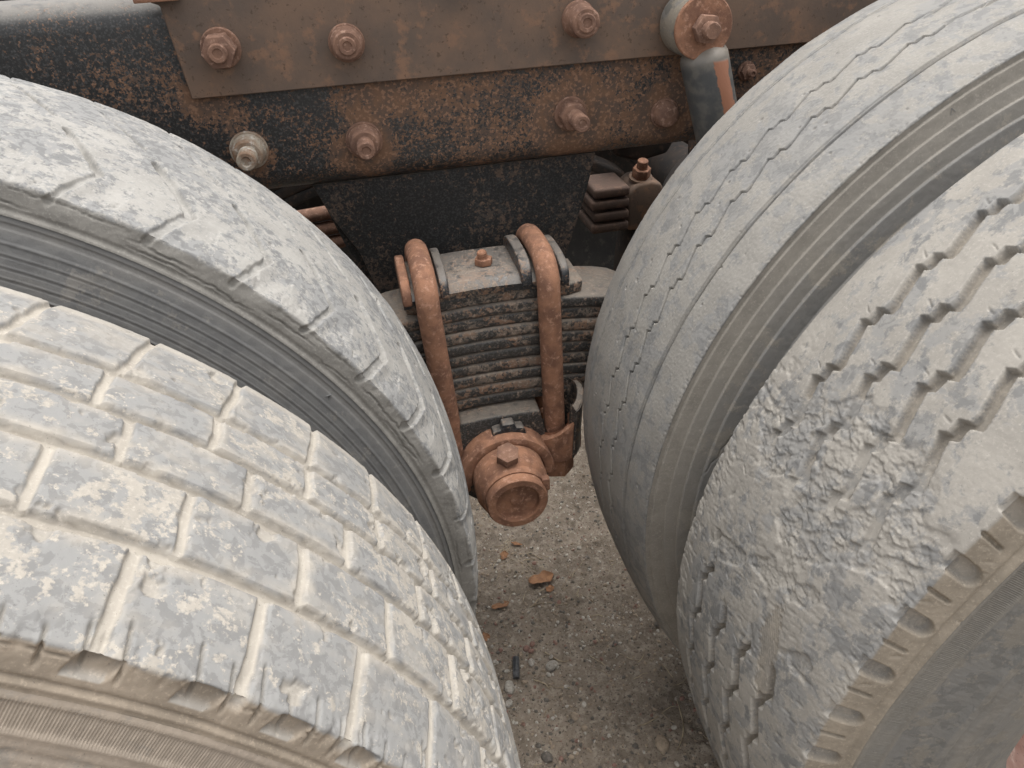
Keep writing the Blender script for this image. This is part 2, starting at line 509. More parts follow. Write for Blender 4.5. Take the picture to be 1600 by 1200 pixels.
def scales(x, y, seed):
    """overlapping scales: every cell is a small slope of its own with a sharp step to the next"""
    ix = np.floor(x); iy = np.floor(y)
    best = np.full(x.shape, 9.0); out = np.zeros(x.shape)
    for dx in (-1, 0, 1):
        for dy in (-1, 0, 1):
            cx = ix + dx; cy = iy + dy
            px = cx + _hash(cx, cy, seed); py = cy + _hash(cx, cy, seed + 5)
            ox = x - px; oy = y - py
            dd = ox * ox + oy * oy
            v = (_hash(cx, cy, seed + 9) - .5) * .7 + ox * (.35 + .5 * _hash(cx, cy, seed + 11)) + oy * (_hash(cx, cy, seed + 13) - .5) * .8
            near = dd < best
            best = np.where(near, dd, best); out = np.where(near, v, out)
    return out

def flakes(a, y, seed, f=45, sx=.45):
    """torn rubber: terraced scales of different tilt"""
    wx = a + .005 * noise(a * 70, y * 70, seed + 1) + .0015 * noise(a * 260, y * 260, seed + 4)
    wy = y + .005 * noise(a * 70, y * 70, seed + 2) + .0015 * noise(a * 260, y * 260, seed + 6)
    return .62 * scales(wx * f, wy * f * sx * 2, seed) + .34 * scales(wx * f * 2.4, wy * f * sx * 4.4, seed + 3)

# left outer tyre: five ribs of brick blocks with lateral grooves, chipped
def lo_tread(p, t, r, Wd, R):
    a = p * R
    n1 = noise(a * 120, t * 120, 5); n2 = noise(a * 35, t * 35, 6); n3 = fbm(a * 260, t * 260, 7, 3)
    h = .00018 * n2 + .00016 * n3
    rows = [(.0545, Wd + .02), (.1015,), ]
    gy_ = [.0545, .1015, .1395, .176]
    dirt = np.zeros_like(a)
    g_tot = np.zeros_like(a)
    for k, gc in enumerate(gy_):
        d = t - gc - .0012 * noise(a * 22, a * 0 + k * 9.3, 8)
        half = (.0034, .0033, .0031, .0036)[k] + .0006 * n1 + .0005 * n2
        g_tot = np.maximum(g_tot, groove(d, half, .0008))
    row = np.digitize(t, gy_)
    off = np.array([.726, .633, .689, .654, .559])[row]
    per = np.array([.1255, .131, .135, .1235, .1185])[row]
    ph = (p - off) / per
    k = np.round(ph)
    jit = (hash1(k * 5 + row, 3) - .5) * .006
    lo = np.array([-.004, .0545, .1015, .1395, .176])[row]; hi = np.array([.0545, .1015, .1395, .176, Wd + .01])[row]
    ctr = (lo + hi) / 2
    slant = np.array([-.05, 0.0, .02, -.06, -.2])[row]
    dl = (ph - k) * per * R + jit * R * 0.6 + slant * (t - ctr) + .0012 * noise(t * 60, k * 3.7 + row, 12)
    lat = groove(dl, .0027 + .0004 * n1 + .0006 * (row == 0), .0012) * (t > -.008)
    lat = lat * sst(-.009, -.003, t)
    bid = hash1(np.floor(ph) * 5 + row, 23)
    h += (bid - .5) * .0008 + (t - ctr) * (hash1(np.floor(ph) * 5 + row, 29) - .5) * .016
    crown_zone = sst(-.004, .003, t) * (1 - sst(Wd - .002, Wd + .006, t))
    # chips: shallow torn scoops, more of them down the right-hand side and near the grooves
    edge = np.minimum.reduce([np.abs(t - q) for q in gy_])
    edge = np.minimum(edge, np.abs(dl) + .002)
    cz = fbm(a * 55, t * 55, 31, 5) + .42 * (1 - sst(.002, .009, edge)) + .32 * sst(.85, 1.25, p) - .16
    ch = sst(.46, .60, cz) * crown_zone
    fl = flakes(a, t, 77, 75, .6)
    h -= ch * (.0006 + .0020 * np.clip(fl + .5, 0, 1))
    # deep single scoops
    d1, d2, i1 = cells(a * 22, t * 26, 91)
    sc = (1 - sst(.08, .20, d1 + .12 * n1 + .06 * n3)) * (i1 > .66) * crown_zone
    h -= sc * .003
    gt = np.maximum(g_tot, lat)
    gdp = np.where(lat > g_tot, .0030, .0055)
    h = h * (1 - gt) - gt * gdp
    dirt = np.maximum(dirt, sst(.25, .8, gt))
    dirt = np.maximum(dirt, ch * (.35 + .5 * sst(-.2, .4, fl)))
    dirt = np.maximum(dirt, sc * .8)
    dirt = np.maximum(dirt, .8 * sst(.012, .0, np.abs(t - Wd)))
    dirt = np.maximum(dirt, (1 - sst(.002, .014, edge + .004 * n1)) * sst(-.35, .35, n2 + .5 * n1) * .9)
    dirt = np.maximum(dirt, .5 * sst(-.1, .8, fbm(a * 22, t * 48, 45, 6, .62) + .25 * sst(.14, .22, t)))
    # ragged shoulder edge and sipes
    sip_k = np.round((p - .716) / .031); sd = ((p - .716) / .031 - sip_k) * .031 * R
    ln = .004 + .016 * hash1(sip_k, 5)
    sip = groove(sd + .12 * t, .0008, .0007) * sst(-.013, -.008, t) * (1 - sst(ln, ln + .004, t)) * (hash1(sip_k, 9) > .25)
    h -= sip * .0035; dirt = np.maximum(dirt, .6 * sip)
    rag = sst(-.01, -.003, t) * (1 - sst(.006, .016, t + .004 * n2))
    h -= rag * np.clip(fbm(a * 75, t * 40, 51, 4) - .1, 0, 1) * .0026
    # wing: slanted rectangular recesses and a moulded ring
    drop = -r
    nk = np.round((p - .728) / .0905); nd_ = ((p - .728) / .0905 - nk) * .0905 * R + .42 * (drop - .017)
    rec = groove(nd_, .0088, .0008) * sst(.0125, .0140, drop) * (1 - sst(.0235, .0245, drop)) * (t < 0)
    h -= rec * .0048 * (1 - sst(.0205, .0245, drop))
    wing = (t < -.004)
    crk = np.clip(1 - np.abs(drop - .0165 - .0035 * noise(a * 55, a * 0, 61)) / .0009, 0, 1) * sst(-.05, .25, noise(a * 18, a * 0 + 3, 62)) * wing * (1 - rec)
    h -= crk * .002
    h -= wing * groove(drop - .0290, .0009, .0008) * .0014 - wing * groove(drop - .0315, .0012, .0008) * .001
    mud = sst(-.0005, -.003, t - .0025 * n2) * (t < .05) * (1 - .9 * lat)
    mud = np.where(wing & (rec > .4), .9 - .8 * sst(.0205, .0235, drop), mud)
    return h, np.where(wing, .6, dirt), mud

def lo_side(p, t, r, R):
    drop = -r
    a = p * R
    band = sst(.0378, .0386, drop) * (1 - sst(.0494, .0502, drop))
    h = .0002 * fbm(a * 200, drop * 200, 3, 3) + band * (.00045 * np.sin(p * 2 * np.pi / .0029) - .0005)
    for q, am in ((.0372, .0008), (.0515, .0012), (.06, -.0012), (.075, .001), (.105, .0015)):
        h += groove(drop - q, .0011, .0009) * am
    return h, .3 + .35 * sst(-.2, .5, noise(a * 30, drop * 30, 8))

# left inner tyre: worn almost smooth, shallow chevron scars, cracked shoulder
def li_tread(p, t, r, Wd, R):
    a = p * R; drop = -r
    n1 = noise(a * 110, t * 110, 105); n2 = noise(a * 30, t * 30, 106); n3 = fbm(a * 240, t * 240, 107, 4)
    h = .0004 * n2 + .0002 * n3
    dirt = np.zeros_like(a)
    per = .1265
    def seg(p0, t0, p1, t1, half, depth):
        k = np.round((p - (p0 + p1) / 2) / per)
        q = p - k * per
        ax, ay = (q - p0) * R, t - t0
        bx, by = (p1 - p0) * R, t1 - t0
        L2 = bx * bx + by * by
        u = np.clip((ax * bx + ay * by) / L2, 0, 1)
        dd = np.hypot(ax - u * bx, ay - u * by)
        hv = half * (.75 + .5 * hash1(k, 7) + .35 * n1)
        fadev = .55 + .45 * sst(-.5, .4, noise(u * 2.2 + k * 7.7, u * 0, 108))
        return groove(dd, hv, .0011) * depth * fadev, u
    g1, u1 = seg(.489, .105, .558, .047, .0036, .0066)
    g2, u2 = seg(.558, .047, .520, -.006, .0032, .0038)
    g3, u3 = seg(.507, .182, .590, .128, .0024, .0045)
    g4, u4 = seg(.470, .236, .500, .205, .0030, .005)
    gg = np.maximum.reduce([g1, g2, g3, g4])
    # a scarp: rubber dips on the lower-right side of the short leg
    k = np.round((p - .54) / per); q = p - k * per
    low = sst(-.004, .012, (q - .52) * R - (t + .006) * .55) * (1 - sst(.01, .035, (q - .52) * R - (t + .006) * .55)) * (1 - sst(.03, .05, t)) * sst(-.012, 0, t)
    h -= gg + .0022 * low
    dirt = np.maximum(dirt, sst(.0008, .003, gg) * .75)
    rag = sst(-.010, -.004, t) * (1 - sst(.010, .026, t + .006 * n2))
    h -= rag * np.clip(fbm(a * 60, t * 45, 151, 4) - .1, 0, 1) * .0018
    cz = fbm(a * 34, t * 34, 131, 4) + .18 * (1 - sst(.01, .04, t))
    ch = sst(.68, .85, cz) * sst(-.006, .002, t)
    h -= ch * (.001 + .0016 * np.clip(flakes(a, t, 177, 80) + .5, 0, 1))
    dirt = np.maximum(dirt, ch * .45)
    wing = sst(-.002, -.008, t) * (t < .05)
    crk = 0
    for q, sd in ((.0165, 1), (.0225, 2), (.027, 3)):
        w_ = noise(a * 34, a * 0 + sd * 5, 160 + sd) * .0022 + noise(a * 150, a * 0 + sd, 170 + sd) * .0009
        crk = np.maximum(crk, np.clip(1 - np.abs(drop - q - w_) / .0009, 0, 1) * sst(-.05, .2, noise(a * 9, a * 0 + sd * 3, 180 + sd)))
    h -= wing * crk * .0024
    h -= wing * groove(drop - .0305, .0016, .0012) * .0010
    h += wing * sst(.0315, .033, drop) * .0012
    mud = sst(-.001, -.0035, t - .0035 * n2) * (t < .05)
    return h, dirt, mud

def li_side(p, t, r, R):
    drop = -r; a = p * R
    h = .0002 * fbm(a * 160, drop * 160, 4, 3)
    for q, am, wd in ((.0410, -.0010, .0020), (.0520, .0006, .001), (.0590, .0004, .0004), (.0610, -.0005, .0004), (.0670, .0004, .0004), (.0690, -.0005, .0004), (.0745, .0004, .0004), (.0765, -.0005, .0004), (.083, .001, .0007), (.10, .0012, .001)):
        h += groove(drop - q, wd, .0004) * am
    return h, .10 + .22 * sst(.0, .6, noise(a * 25, drop * 60, 8)) + .35 * groove(drop - .041, .004, .003)

# right inner tyre: smooth, two fine straight and two zigzag grooves
def zig(p, per):
    f = (p / per) % 1.0
    return np.interp(f, [0, .58, .64, .83, .89, 1.0], [-.9, 1.0, .05, .25, -1.0, -.9])

def ri_tread(p, t, r, Wd, R):
    a = p * R; drop = -r
    n1 = noise(a * 110, t * 110, 205); n2 = noise(a * 26, t * 26, 206); n3 = fbm(a * 300, t * 300, 207, 3)
    h = .0006 * n2 + .00022 * n3
    gg = np.zeros_like(a)
    for gc in (.0465, .200):
        d = t - gc - .0005 * noise(a * 14, a * 0 + gc * 90, 208)
        gg = np.maximum(gg, groove(d, .0018, .0006) * .0058)
        gg = np.maximum(gg, groove(d - .0038, .0008, .0006) * .0020)
    for gc, o_ in ((.128, 0.0), (.090, .045)):
        zz = zig(p + o_ + .004 * noise(a * 9, a * 0 + gc * 70, 209), .1)
        zf = ((p + o_) / .1) % 1.0
        d = t - gc - .0048 * zz - .0005 * n1
        dep = .0044 + .0016 * sst(-.35, .35, noise(a * 13 + gc * 50, a * 0, 210))
        gg = np.maximum(gg, groove(d, .0014 + .0004 * sst(.5, .7, zf), .0006) * dep)
    h -= gg
    dirt = .25 * sst(-.3, .6, n2)
    d1, d2, i1 = cells(a * 30, t * 34, 291)
    nick = (1 - sst(.02, .07, d1 + .04 * n1)) * (i1 > .66)
    h -= nick * .0012; dirt = np.maximum(dirt, nick * .6)
    dirt = np.where(gg > .0012, .05, dirt)
    edge = sst(-.004, .0, t) * (1 - sst(.002, .006, t + .003 * n1))
    h -= edge * np.clip(n3 + .1, 0, 1) * .0012
    return h, dirt

def ri_side(p, t, r, R):
    drop = -r; a = p * R
    h = .0002 * fbm(a * 160, drop * 160, 5, 3)
    ed = [.0130, .0185, .033, .047, .062, .081, .110, .15]
    dirt = np.zeros_like(a); mud = np.zeros_like(a)
    for i in range(7):
        u = np.clip((drop - ed[i]) / (ed[i + 1] - ed[i]), 0, 1)
        ins = (drop >= ed[i]) & (drop < ed[i + 1])
        h += np.where(ins, (.0011 - .0024 * u) * sst(0, .06, u), 0)
        dirt = np.where(ins, (.6, .8, .7, .5, .15, .3, .1)[i], dirt)
        mud = np.where(ins, (.8, .75, .3, .0, .0, .0, .0)[i], mud)
    ck = np.clip(1 - np.abs(drop - .072 - (p + 1.33) * .12 - .004 * noise(a * 60, a * 0, 217)) / .0007, 0, 1) * sst(-1.42, -1.40, p) * (1 - sst(-1.27, -1.24, p))
    h -= ck * .002
    return h, dirt + .10 * noise(a * 30, drop * 50, 8), mud

# right outer tyre: four stepped zigzag grooves, a large torn patch, moulded ovals on its shoulder
def ro_tread(p, t, r, Wd, R):
    a = p * R; drop = -r
    n1 = noise(a * 110, t * 110, 305); n2 = noise(a * 28, t * 28, 306); n3 = fbm(a * 260, t * 260, 307, 3)
    h = .0004 * n2 + .00015 * n3
    # torn patches
    ex = (p + 1.20) / .235; ey = (t - .100) / .120
    D = ex * ex + ey * ey + .30 * n2 + .20 * fbm(a * 60, t * 60, 309, 3)
    zone = 1 - sst(.70, 1.05, D)
    pn = fbm(a * 17 + .5 * t * 17, t * 17, 312, 4) + .55 * sst(-1.36, -1.08, p) - .22
    pat = sst(.10, .22, pn) * zone * sst(.0, .012, t)          # deep flaking
    dm = np.maximum(pat, zone * .22 * sst(0, .012, t))
    fill = zone * sst(-1.09, -1.17, p) * sst(-1.56, -1.47, p)
    gg = np.zeros_like(a)
    for i, gc in enumerate((.0535, .0905, .130, .1715)):
        o_ = (.049, .021, .057, .004)[i]
        zz = zig(p + o_ + .012 + .0035 * noise(a * 7, a * 0 + i * 5.5, 311), .1055)
        d = t - gc - .0056 * zz - .0005 * n1
        zf = ((p + o_ + .012) / .1055) % 1.0
        gg = np.maximum(gg, groove(d, .0049 - .0006 * (i == 0), .0008))
        sk = groove((zf - .70) * .1055 * R - .3 * (t - gc) - .002 * n1, .0005, .0005) * sst(.0075, .0085, d) * (1 - sst(.013, .016, d))
        h -= sk * .0014
    gg = gg * (1 - .95 * fill)
    dirt = .15 * sst(-.2, .6, n2)
    fl = flakes(a + .35 * t, t, 377, 85, .40)
    fl2 = flakes(a - .2 * t, t, 378, 150, .5)
    h -= pat * (.0004 + .0018 * np.clip(fl + .42, 0, 1) + .0012 * np.clip(fl2 + .4, 0, 1))
    h -= (dm - pat) * .0022 * np.clip(fbm(a * 260 + 80 * t, t * 90, 384, 4) + .1, 0, 1)
    h -= (1 - zone) * sst(-1.0, -1.15, p) * .0002 * np.clip(fbm(a * 300 + 150 * t, t * 50, 385, 4), 0, 1)
    # hatched casing cords showing in one worn strip
    cord = sst(.05, .3, 1 - np.hypot((p + 1.36) / .085, (t - .070 - (p + 1.36) * .12) / .013) + .5 * n2 + .25 * n3)
    h = h * (1 - .6 * cord) + cord * (-.0012 + .0005 * np.sin((a * .8 - t) * 2 * np.pi / .0034))
    # small slanted nicks
    d1, d2, i1 = cells(a * 95 + 30 * t, t * 40, 391)
    nick = (1 - sst(.05, .22, d1)) * (i1 > .62) * sst(-.95, -1.1, p) * (1 - dm)
    h -= nick * .0008
    gd = .0080 * gg
    h = np.where(gg > .02, h * (1 - gg) - gd * (1 - .3 * dm), h)
    dirt = np.maximum(dirt, sst(.3, .8, gg) * .2)
    dirt = np.maximum(dirt, pat * (.05 + .5 * sst(-.1, .4, fl + .3 * n2)))
    cmud = np.maximum(cord * .55, sst(.5, .9, gg) * .55 * (1 - dm))
    # scarp on the back edge
    rag = (1 - sst(.012, .03, np.abs(t - Wd + .004))) * sst(-.9, -1.1, p)
    h -= rag * np.clip(fbm(a * 110, t * 60, 351, 3), 0, 1) * .0022
    rag = sst(-.006, .0, t) * (1 - sst(.006, .018, t + .004 * n2)) * sst(-1.0, -1.2, p)
    h -= rag * np.clip(flakes(a, t, 399, 140, .3) + .1, 0, 1) * .0016
    # shoulder wing: ovals and slots in turn
    per = .0965
    k = np.round((p + .964) / per); q = ((p + .964) - k * per) * R + .22 * (drop - .022)
    qa = (drop - .0215)
    ov = 1 - sst(.0066, .0084, np.hypot(q, np.maximum(np.abs(qa) - .0065, 0)))
    h -= ov * .0065 * (t < .004) * sst(.009, .012, drop)
    k2 = np.round((p + 1.010) / per); q2 = ((p + 1.010) - k2 * per) * R + .22 * (drop - .022)
    sl = 1 - sst(.0011, .0022, np.hypot(q2, np.maximum(np.abs(qa) - .008, 0)))
    h -= sl * .003 * (t < .001)
    wing = sst(-.001, -.005, t) * (t < .05)
    h -= wing * groove(drop - .0400, .0012, .0009) * .0012
    h += wing * sst(.0425, .044, drop) * .0012
    mud = np.maximum(cmud, sst(-.0005, -.003, t - .002 * n2) * (t < .05)) * (1 - .6 * ov * (t < .004))
    return h, dirt, mud

def ro_side(p, t, r, R):
    drop = -r; a = p * R
    band = sst(.0482, .0488, drop) * (1 - sst(.0625, .0632, drop))
    h = .0002 * fbm(a * 200, drop * 200, 3, 3) + band * (.00042 * np.sin(p * 2 * np.pi / .0032) - .0004)
    for q, am in ((.0475, .001), (.064, .0012), (.098, .002), (.106, -.0015), (.125, .0016), (.14, -.001)):
        h += groove(drop - q, .0016, .0011) * am
    h += .003 * sst(.096, .102, drop)
    dd = .35 + .3 * noise(a * 22, drop * 40, 8)
    return h, np.where(drop < .064, .75 + .15 * noise(a * 60, drop * 60, 2), np.where(drop < .098, dd * .35, dd))

XL, XR = -.4726, .7765
wl_o = build_wheel('LO', XL, .2236, .4580, .5239, (.42, 1.62), 'left outer tyre with five ribs of chipped brick-like tread blocks', .0345, lo_tread, lo_side, M['tread_lo'], M['side_lo'], sidestep=.0009)
wl_i = build_wheel('LI', XL, .5603, .7913, .5366, (.30, 1.66), 'left inner tyre worn pale and smooth with shallow chevron scars and cracked shoulder', .0345, li_tread, li_side, M['tread_li'], M['side_li'])
wr_i = build_wheel('RI', XR, .5829, .8221, .5355, (-1.85, -.42), 'right inner tyre worn smooth with thin straight and zigzag grooves', .0135, ri_tread, ri_side, M['tread_ri'], M['side_ri'], round_=.0012, tstep=.0007, step=.0018)
wr_o = build_wheel('RO', XR, .2670, .4924, .5312, (-1.85, -.58), 'right outer tyre with stepped zigzag grooves and a large torn patch', .0455, ro_tread, ro_side, M['tread_ro'], M['side_ro'], sidestep=.0009)

# small moulded triangles on the inner sidewalls
def triangle(w, cx, yf, R, phi, drop, y, mat, s=.0042):
    bm = bmesh.new()
    def P(u, v, d):
        rr = R - drop + v; ph = phi + u / R
        return Vector((cx + rr * math.sin(ph), yf + y - d, R + rr * math.cos(ph)))
    T_ = [(0, s), (-s * .9, -s * .7), (s * .9, -s * .7)]
    for i in range(3):
        a, b_ = T_[i], T_[(i + 1) % 3]
        q = [(a[0], a[1]), (b_[0], b_[1]), (b_[0] * .62, b_[1] * .62), (a[0] * .62, a[1] * .62)]
        v0 = [bm.verts.new(P(u, v, -.004)) for u, v in q]; v1 = [bm.verts.new(P(u, v, .0009)) for u, v in q]
        bm.faces.new(v0); bm.faces.new(v1)
        for k in range(4): bm.faces.new((v0[k], v1[k], v1[(k + 1) % 4], v0[(k + 1) % 4]))
    obj('moulded_triangle', bm, mat, w, tuple(P(0, 0, 0)))
triangle(wl_i, XL, .5603, .5366, 1.008, .0465, -.0125, M['side_li'])
triangle(wr_i, XR, .5829, .5355, -1.519, .0235, -.0045, M['side_ri'])
triangle(wr_i, XR, .5829, .5355, -.549, .0255, -.005, M['side_ri'])

# ---- frame rail, plate, flanges
def channel(y, out, z0, z1, x0, x1, wide=.085, th=.009, rad=.030):
    """C section, web at y, flanges going away (out=+1 deeper)"""
    pts = []
    def arc(cy, cz, r, a0, a1, n=6):
        return [(cy + r * math.cos(a0 + (a1 - a0) * k / n), cz + r * math.sin(a0 + (a1 - a0) * k / n)) for k in range(n + 1)]
    P_ = math.pi
    o_ = [(wide, z0)] + arc(rad, z0 + rad, rad, -P_ / 2, -P_) + arc(rad, z1 - rad, rad, P_, P_ / 2) + [(wide, z1), (wide, z1 - th)] \
        + arc(rad, z1 - rad, rad - th, P_ / 2, P_) + arc(rad, z0 + rad, rad - th, -P_, -P_ / 2)[0:] + [(wide, z0 + th)]
    pts = [(y + out * p[0], p[1]) for p in o_]
    bm = bmesh.new()
    v0 = [bm.verts.new((x0, *p)) for p in pts]; v1 = [bm.verts.new((x1, *p)) for p in pts]
    n = len(pts)
    for i in range(n): bm.faces.new((v0[i], v1[i], v1[(i + 1) % n], v0[(i + 1) % n]))
    bm.faces.new(v0); bm.faces.new(v1[::-1])
    bmesh.ops.triangulate(bm, faces=[f for f in bm.faces if len(f.verts) > 8])
    return bm
FY = 1.0
rail = obj('chassis_rail', channel(FY, 1, .829, 1.066, -2.2, 2.6), M['frame'], truck, (.152, FY, .83))
obj('chassis_rail', channel(1.90, -1, .829, 1.066, -2.2, 2.6), M['dark'], truck, (.152, 1.9, .83))
bm = prism([(-.183, .957), (1.6, .951), (1.6, 1.20), (-.205, 1.20), (-.2, 1.062), (-.19, 1.058)], 'y', FY - .0105, FY - .0005, .0012, 1)
plate = obj('reinforcing_plate', bm, M['plate'], truck, (.2, FY - .005, 1.0))
# small tab over the plate's corner
obj('tab', box(-.212, -.165, FY - .03, FY - .011, 1.0635, 1.069, .001), M['rust'], truck, (-.19, FY - .02, 1.066))

# ---- bolts on the frame
def bolt(x, z, y, washer=.0225, nut=.018, nh=.016, stud=.0095, sl=.008, mat='bolt', domed=False, round_nut=False, turn=0.2):
    b_ = empty('chassis_bolt', (x, y, z), truck)
    D = (0, -1, 0)
    bm = lathe([(0, 0), (0, washer), (.003, washer), (.0042, washer - .0012), (.0042, 0)], (x, y, z), D, 32)
    obj('washer', bm, M[mat], b_, (x, y, z))
    if domed:
        bm = lathe([(.0042, 0), (.0042, nut), (.010, nut * .98), (.016, nut * .86), (.019, nut * .6), (.020, 0)], (x, y, z), D, 32)
        obj('bolt_head', bm, M[mat], b_, (x, y, z)); return
    if round_nut:
        bm = lathe([(.0042, 0), (.0042, nut * 1.08), (.008, nut * 1.06), (.010, nut), (nh + .004, nut * .92), (nh + .006, nut * .8), (nh + .006, 0)], (x, y, z), D, 32)
    else:
        bm = hexnut((x, y - .0043, z), D, nut, nh, turn)
    obj('nut', bm, M[mat], b_, (x, y, z), 30)
    prof = [(.0, stud)]
    k = 0
    h0 = .0043 + nh
    while h0 + k * .0016 < .0043 + nh + sl - .001:
        prof += [(h0 + k * .0016, stud), (h0 + k * .0016 + .0008, stud - .0007)]; k += 1
    e = .0043 + nh + sl
    prof += [(e - .001, stud - .0003), (e, stud - .0014), (e, stud * .55), (e - .0016, stud * .45), (e - .0016, 0)]
    obj('stud', lathe(prof, (x, y, z), D, 24), M[mat], b_, (x, y, z))
PY = FY - .0105
bolt(-.136, 1.010, PY, .0225, .019, .030, .0105, .006, turn=.3)
bolt(.007, 1.004, PY, .0215, .018, .018, .0105, .005, round_nut=True)
bolt(.294, 1.008, PY, .0215, .019, .030, .0115, .005, round_nut=True)
bolt(-.1335, .889, FY, .0235, .0195, .018, .0115, .030, 'bolt_pale', round_nut=True)
bolt(.010, .886, FY, .0235, .0195, .018, .011, .030, round_nut=True)
bolt(.286, .892, FY, .0225, .0185, .018, .011, .036)
bolt(.4205, .879, FY, .020, .0175, .016, domed=True)
bolt(.536, .924, FY, .0125, .011, .008, .005, .010)
bolt(.152, 1.085, PY, .0215, .018, .020, .011, .004)

# ---- shock absorber
sh = empty('shock_absorber', (.41, .93, .995), truck)
EX, EZ = .4385, .994
obj('rubber_bush', lathe([(0, 0), (0, .034), (.006, .0385), (.042, .0385), (.050, .034), (.050, 0)], (EX, FY - .0105, EZ), (0, -1, 0), 48), M['rubberbush'], sh, (EX, FY, EZ))
obj('washer', lathe([(.050, 0), (.050, .0375), (.0535, .0375), (.055, .036), (.055, 0)], (EX, FY - .0105, EZ), (0, -1, 0), 48), M['rust'], sh, (EX, .94, EZ))
obj('nut', hexnut((EX, FY - .0656, EZ), (0, -1, 0), .0175, .014, .15), M['bolt'], sh, (EX, .93, EZ), 30)
obj('stud', lathe([(0, .010), (.003, .0102), (.004, .0094), (.006, .0102), (.008, .0094), (.010, .0102), (.012, .009), (.012, 0)], (EX, FY - .0796, EZ), (0, -1, 0), 24), M['bolt'], sh, (EX, .92, EZ))
ta = Vector((EX + .006, .953, EZ - .020)); tb = Vector((.560, .948, .60)); dv = (tb - ta)
L = dv.length
tube_o = obj('dust_tube', lathe([(0, 0), (.006, .020), (.012, .028), (.017, .0300), (.02, .0305), (.30, .0305), (.302, .027), (.302, 0)], ta, dv, 40), M['dark'], sh, tuple(ta))
m2, t2, b2 = new_mat('flaked_shock_paint')
co2 = nd(t2, 'ShaderNodeTexCoord').outputs['Object']
sx2 = nd(t2, 'ShaderNodeSeparateXYZ'); t2.links.new(co2, sx2.inputs[0])
# rust streak where the paint has flaked off down one side of the tube
ww = mth(t2, 'ADD', mth(t2, 'SUBTRACT', sx2.outputs[0], mth(t2, 'MULTIPLY', sx2.outputs[2], -.36)), mth(t2, 'MULTIPLY', mth(t2, 'SUBTRACT', nz(t2, co2, 32, 5), .5), .032))
band_ = mth(t2, 'MULTIPLY', ramp(t2, ww, -.004, -.002), ramp(t2, ww, .0195, .0175))
band_ = mth(t2, 'MULTIPLY', band_, ramp(t2, sx2.outputs[2], -.016, -.02))
cc = mix(t2, ramp(t2, nz(t2, co2, 60, 4), .4, .65), (.06, .062, .062), (.105, .1, .09))
cc = mix(t2, ramp(t2, sx2.outputs[2], -.035, -.005), cc, (.21, .185, .155))
cc = mix(t2, band_, cc, (.27, .12, .07))
t2.links.new(cc, b2.inputs['Base Color']); b2.inputs['Roughness'].default_value = .55
bump(t2, b2, mth(t2, 'ADD', nz(t2, co2, 300, 5), band_), .35, .001)
tube_o.data.materials[0] = m2
obj('damper_body', lathe([(.302, 0), (.302, .024), (L - .03, .024), (L - .02, .022), (L - .02, 0)], ta, dv, 32), M['dark'], sh, tuple(ta + dv * .7))
obj('lower_eye', lathe([(-.03, .014), (-.03, .03), (.03, .03), (.03, .014)], tb, (0, 1, 0), 32), M['dark'], sh, tuple(tb))

# ---- trunnion bracket hanging under the rail
BY = 1.022
bm = prism([(-.068, .8285), (-.050, .780), (-.020, .722), (.000, .640), (.03, .43), (.095, .36), (.20, .36), (.235, .43), (.262, .610), (.288, .682), (.318, .775), (.331, .8285)], 'y', BY, BY + .02, .003, 2)
br = obj('trunnion_bracket', bm, M['bracket'], truck, (.14, BY, .83))
for xs in ((-.068, -.002, .03, .43), (.331, .258, .235, .43)):
    bm = prism([(xs[0], .8285), (xs[1], .6), (xs[2], xs[3]), (xs[2] + (.012 if xs[0] < 0 else -.012), xs[3]), (xs[1] + (.014 if xs[0] < 0 else -.014), .6), (xs[0] + (.014 if xs[0] < 0 else -.014), .8285)], 'y', BY + .0205, BY + .14, .002, 1)
    obj('gusset', bm, M['bracket'], br, (xs[0], BY + .08, .6))

# ---- leaf spring: ten bowed leaves
SX = .142; SY0, SY1 = .862, .962; TH = .0178
sp_ = empty('leaf_spring', (SX, .912, .53), truck)
RHO = 1.05
def leaf(z, xa, xb, th, chamfer_l=0, chamfer_r=0, y0=SY0, y1=SY1):
    """bowed bar with rounded long edges; z is the top at mid"""
    n = max(10, int((xb - xa) / .02))
    bm = bmesh.new(); rings = []
    e = th * .30
    sect = []
    for (cy, cz, a0) in ((y0 + e, -th + e, 180), (y1 - e, -th + e, 270), (y1 - e, -e, 0), (y0 + e, -e, 90)):
        for k in range(5):
            q = math.radians(a0 + 90 * k / 4); sect.append((cy + e * math.cos(q), cz + e * math.sin(q)))
    for i in range(n + 1):
        x = xa + (xb - xa) * i / n
        dx = x - SX; zz = z - dx * dx / (2 * RHO)
        sl = -dx / RHO
        trim = 1.0
        if chamfer_r and x > xb - .03: trim = 1 - chamfer_r * ((x - (xb - .03)) / .03) ** 1.5
        if chamfer_l and x < xa + .03: trim = 1 - chamfer_l * (((xa + .03) - x) / .03) ** 1.5
        ring = []
        for (cy, cz) in sect:
            yy = (y0 + y1) / 2 + (cy - (y0 + y1) / 2) * trim
            ring.append(bm.verts.new((x - sl * cz * -1 * -1, yy, zz + cz)))
        rings.append(ring)
    m_ = len(sect)
    for p, q in zip(rings, rings[1:]):
        for k in range(m_): bm.faces.new((p[k], p[(k + 1) % m_], q[(k + 1) % m_], q[k]))
    bm.faces.new(rings[0]); bm.faces.new(rings[-1][::-1])
    return bm
ZT = .7135
ext = [(-.115, .125), (-.175, .205), (-.30, .30), (-.34, .34), (-.38, .38), (-.42, .42), (-.46, .46), (-.50, .50), (-.53, .53), (-.56, .56)]
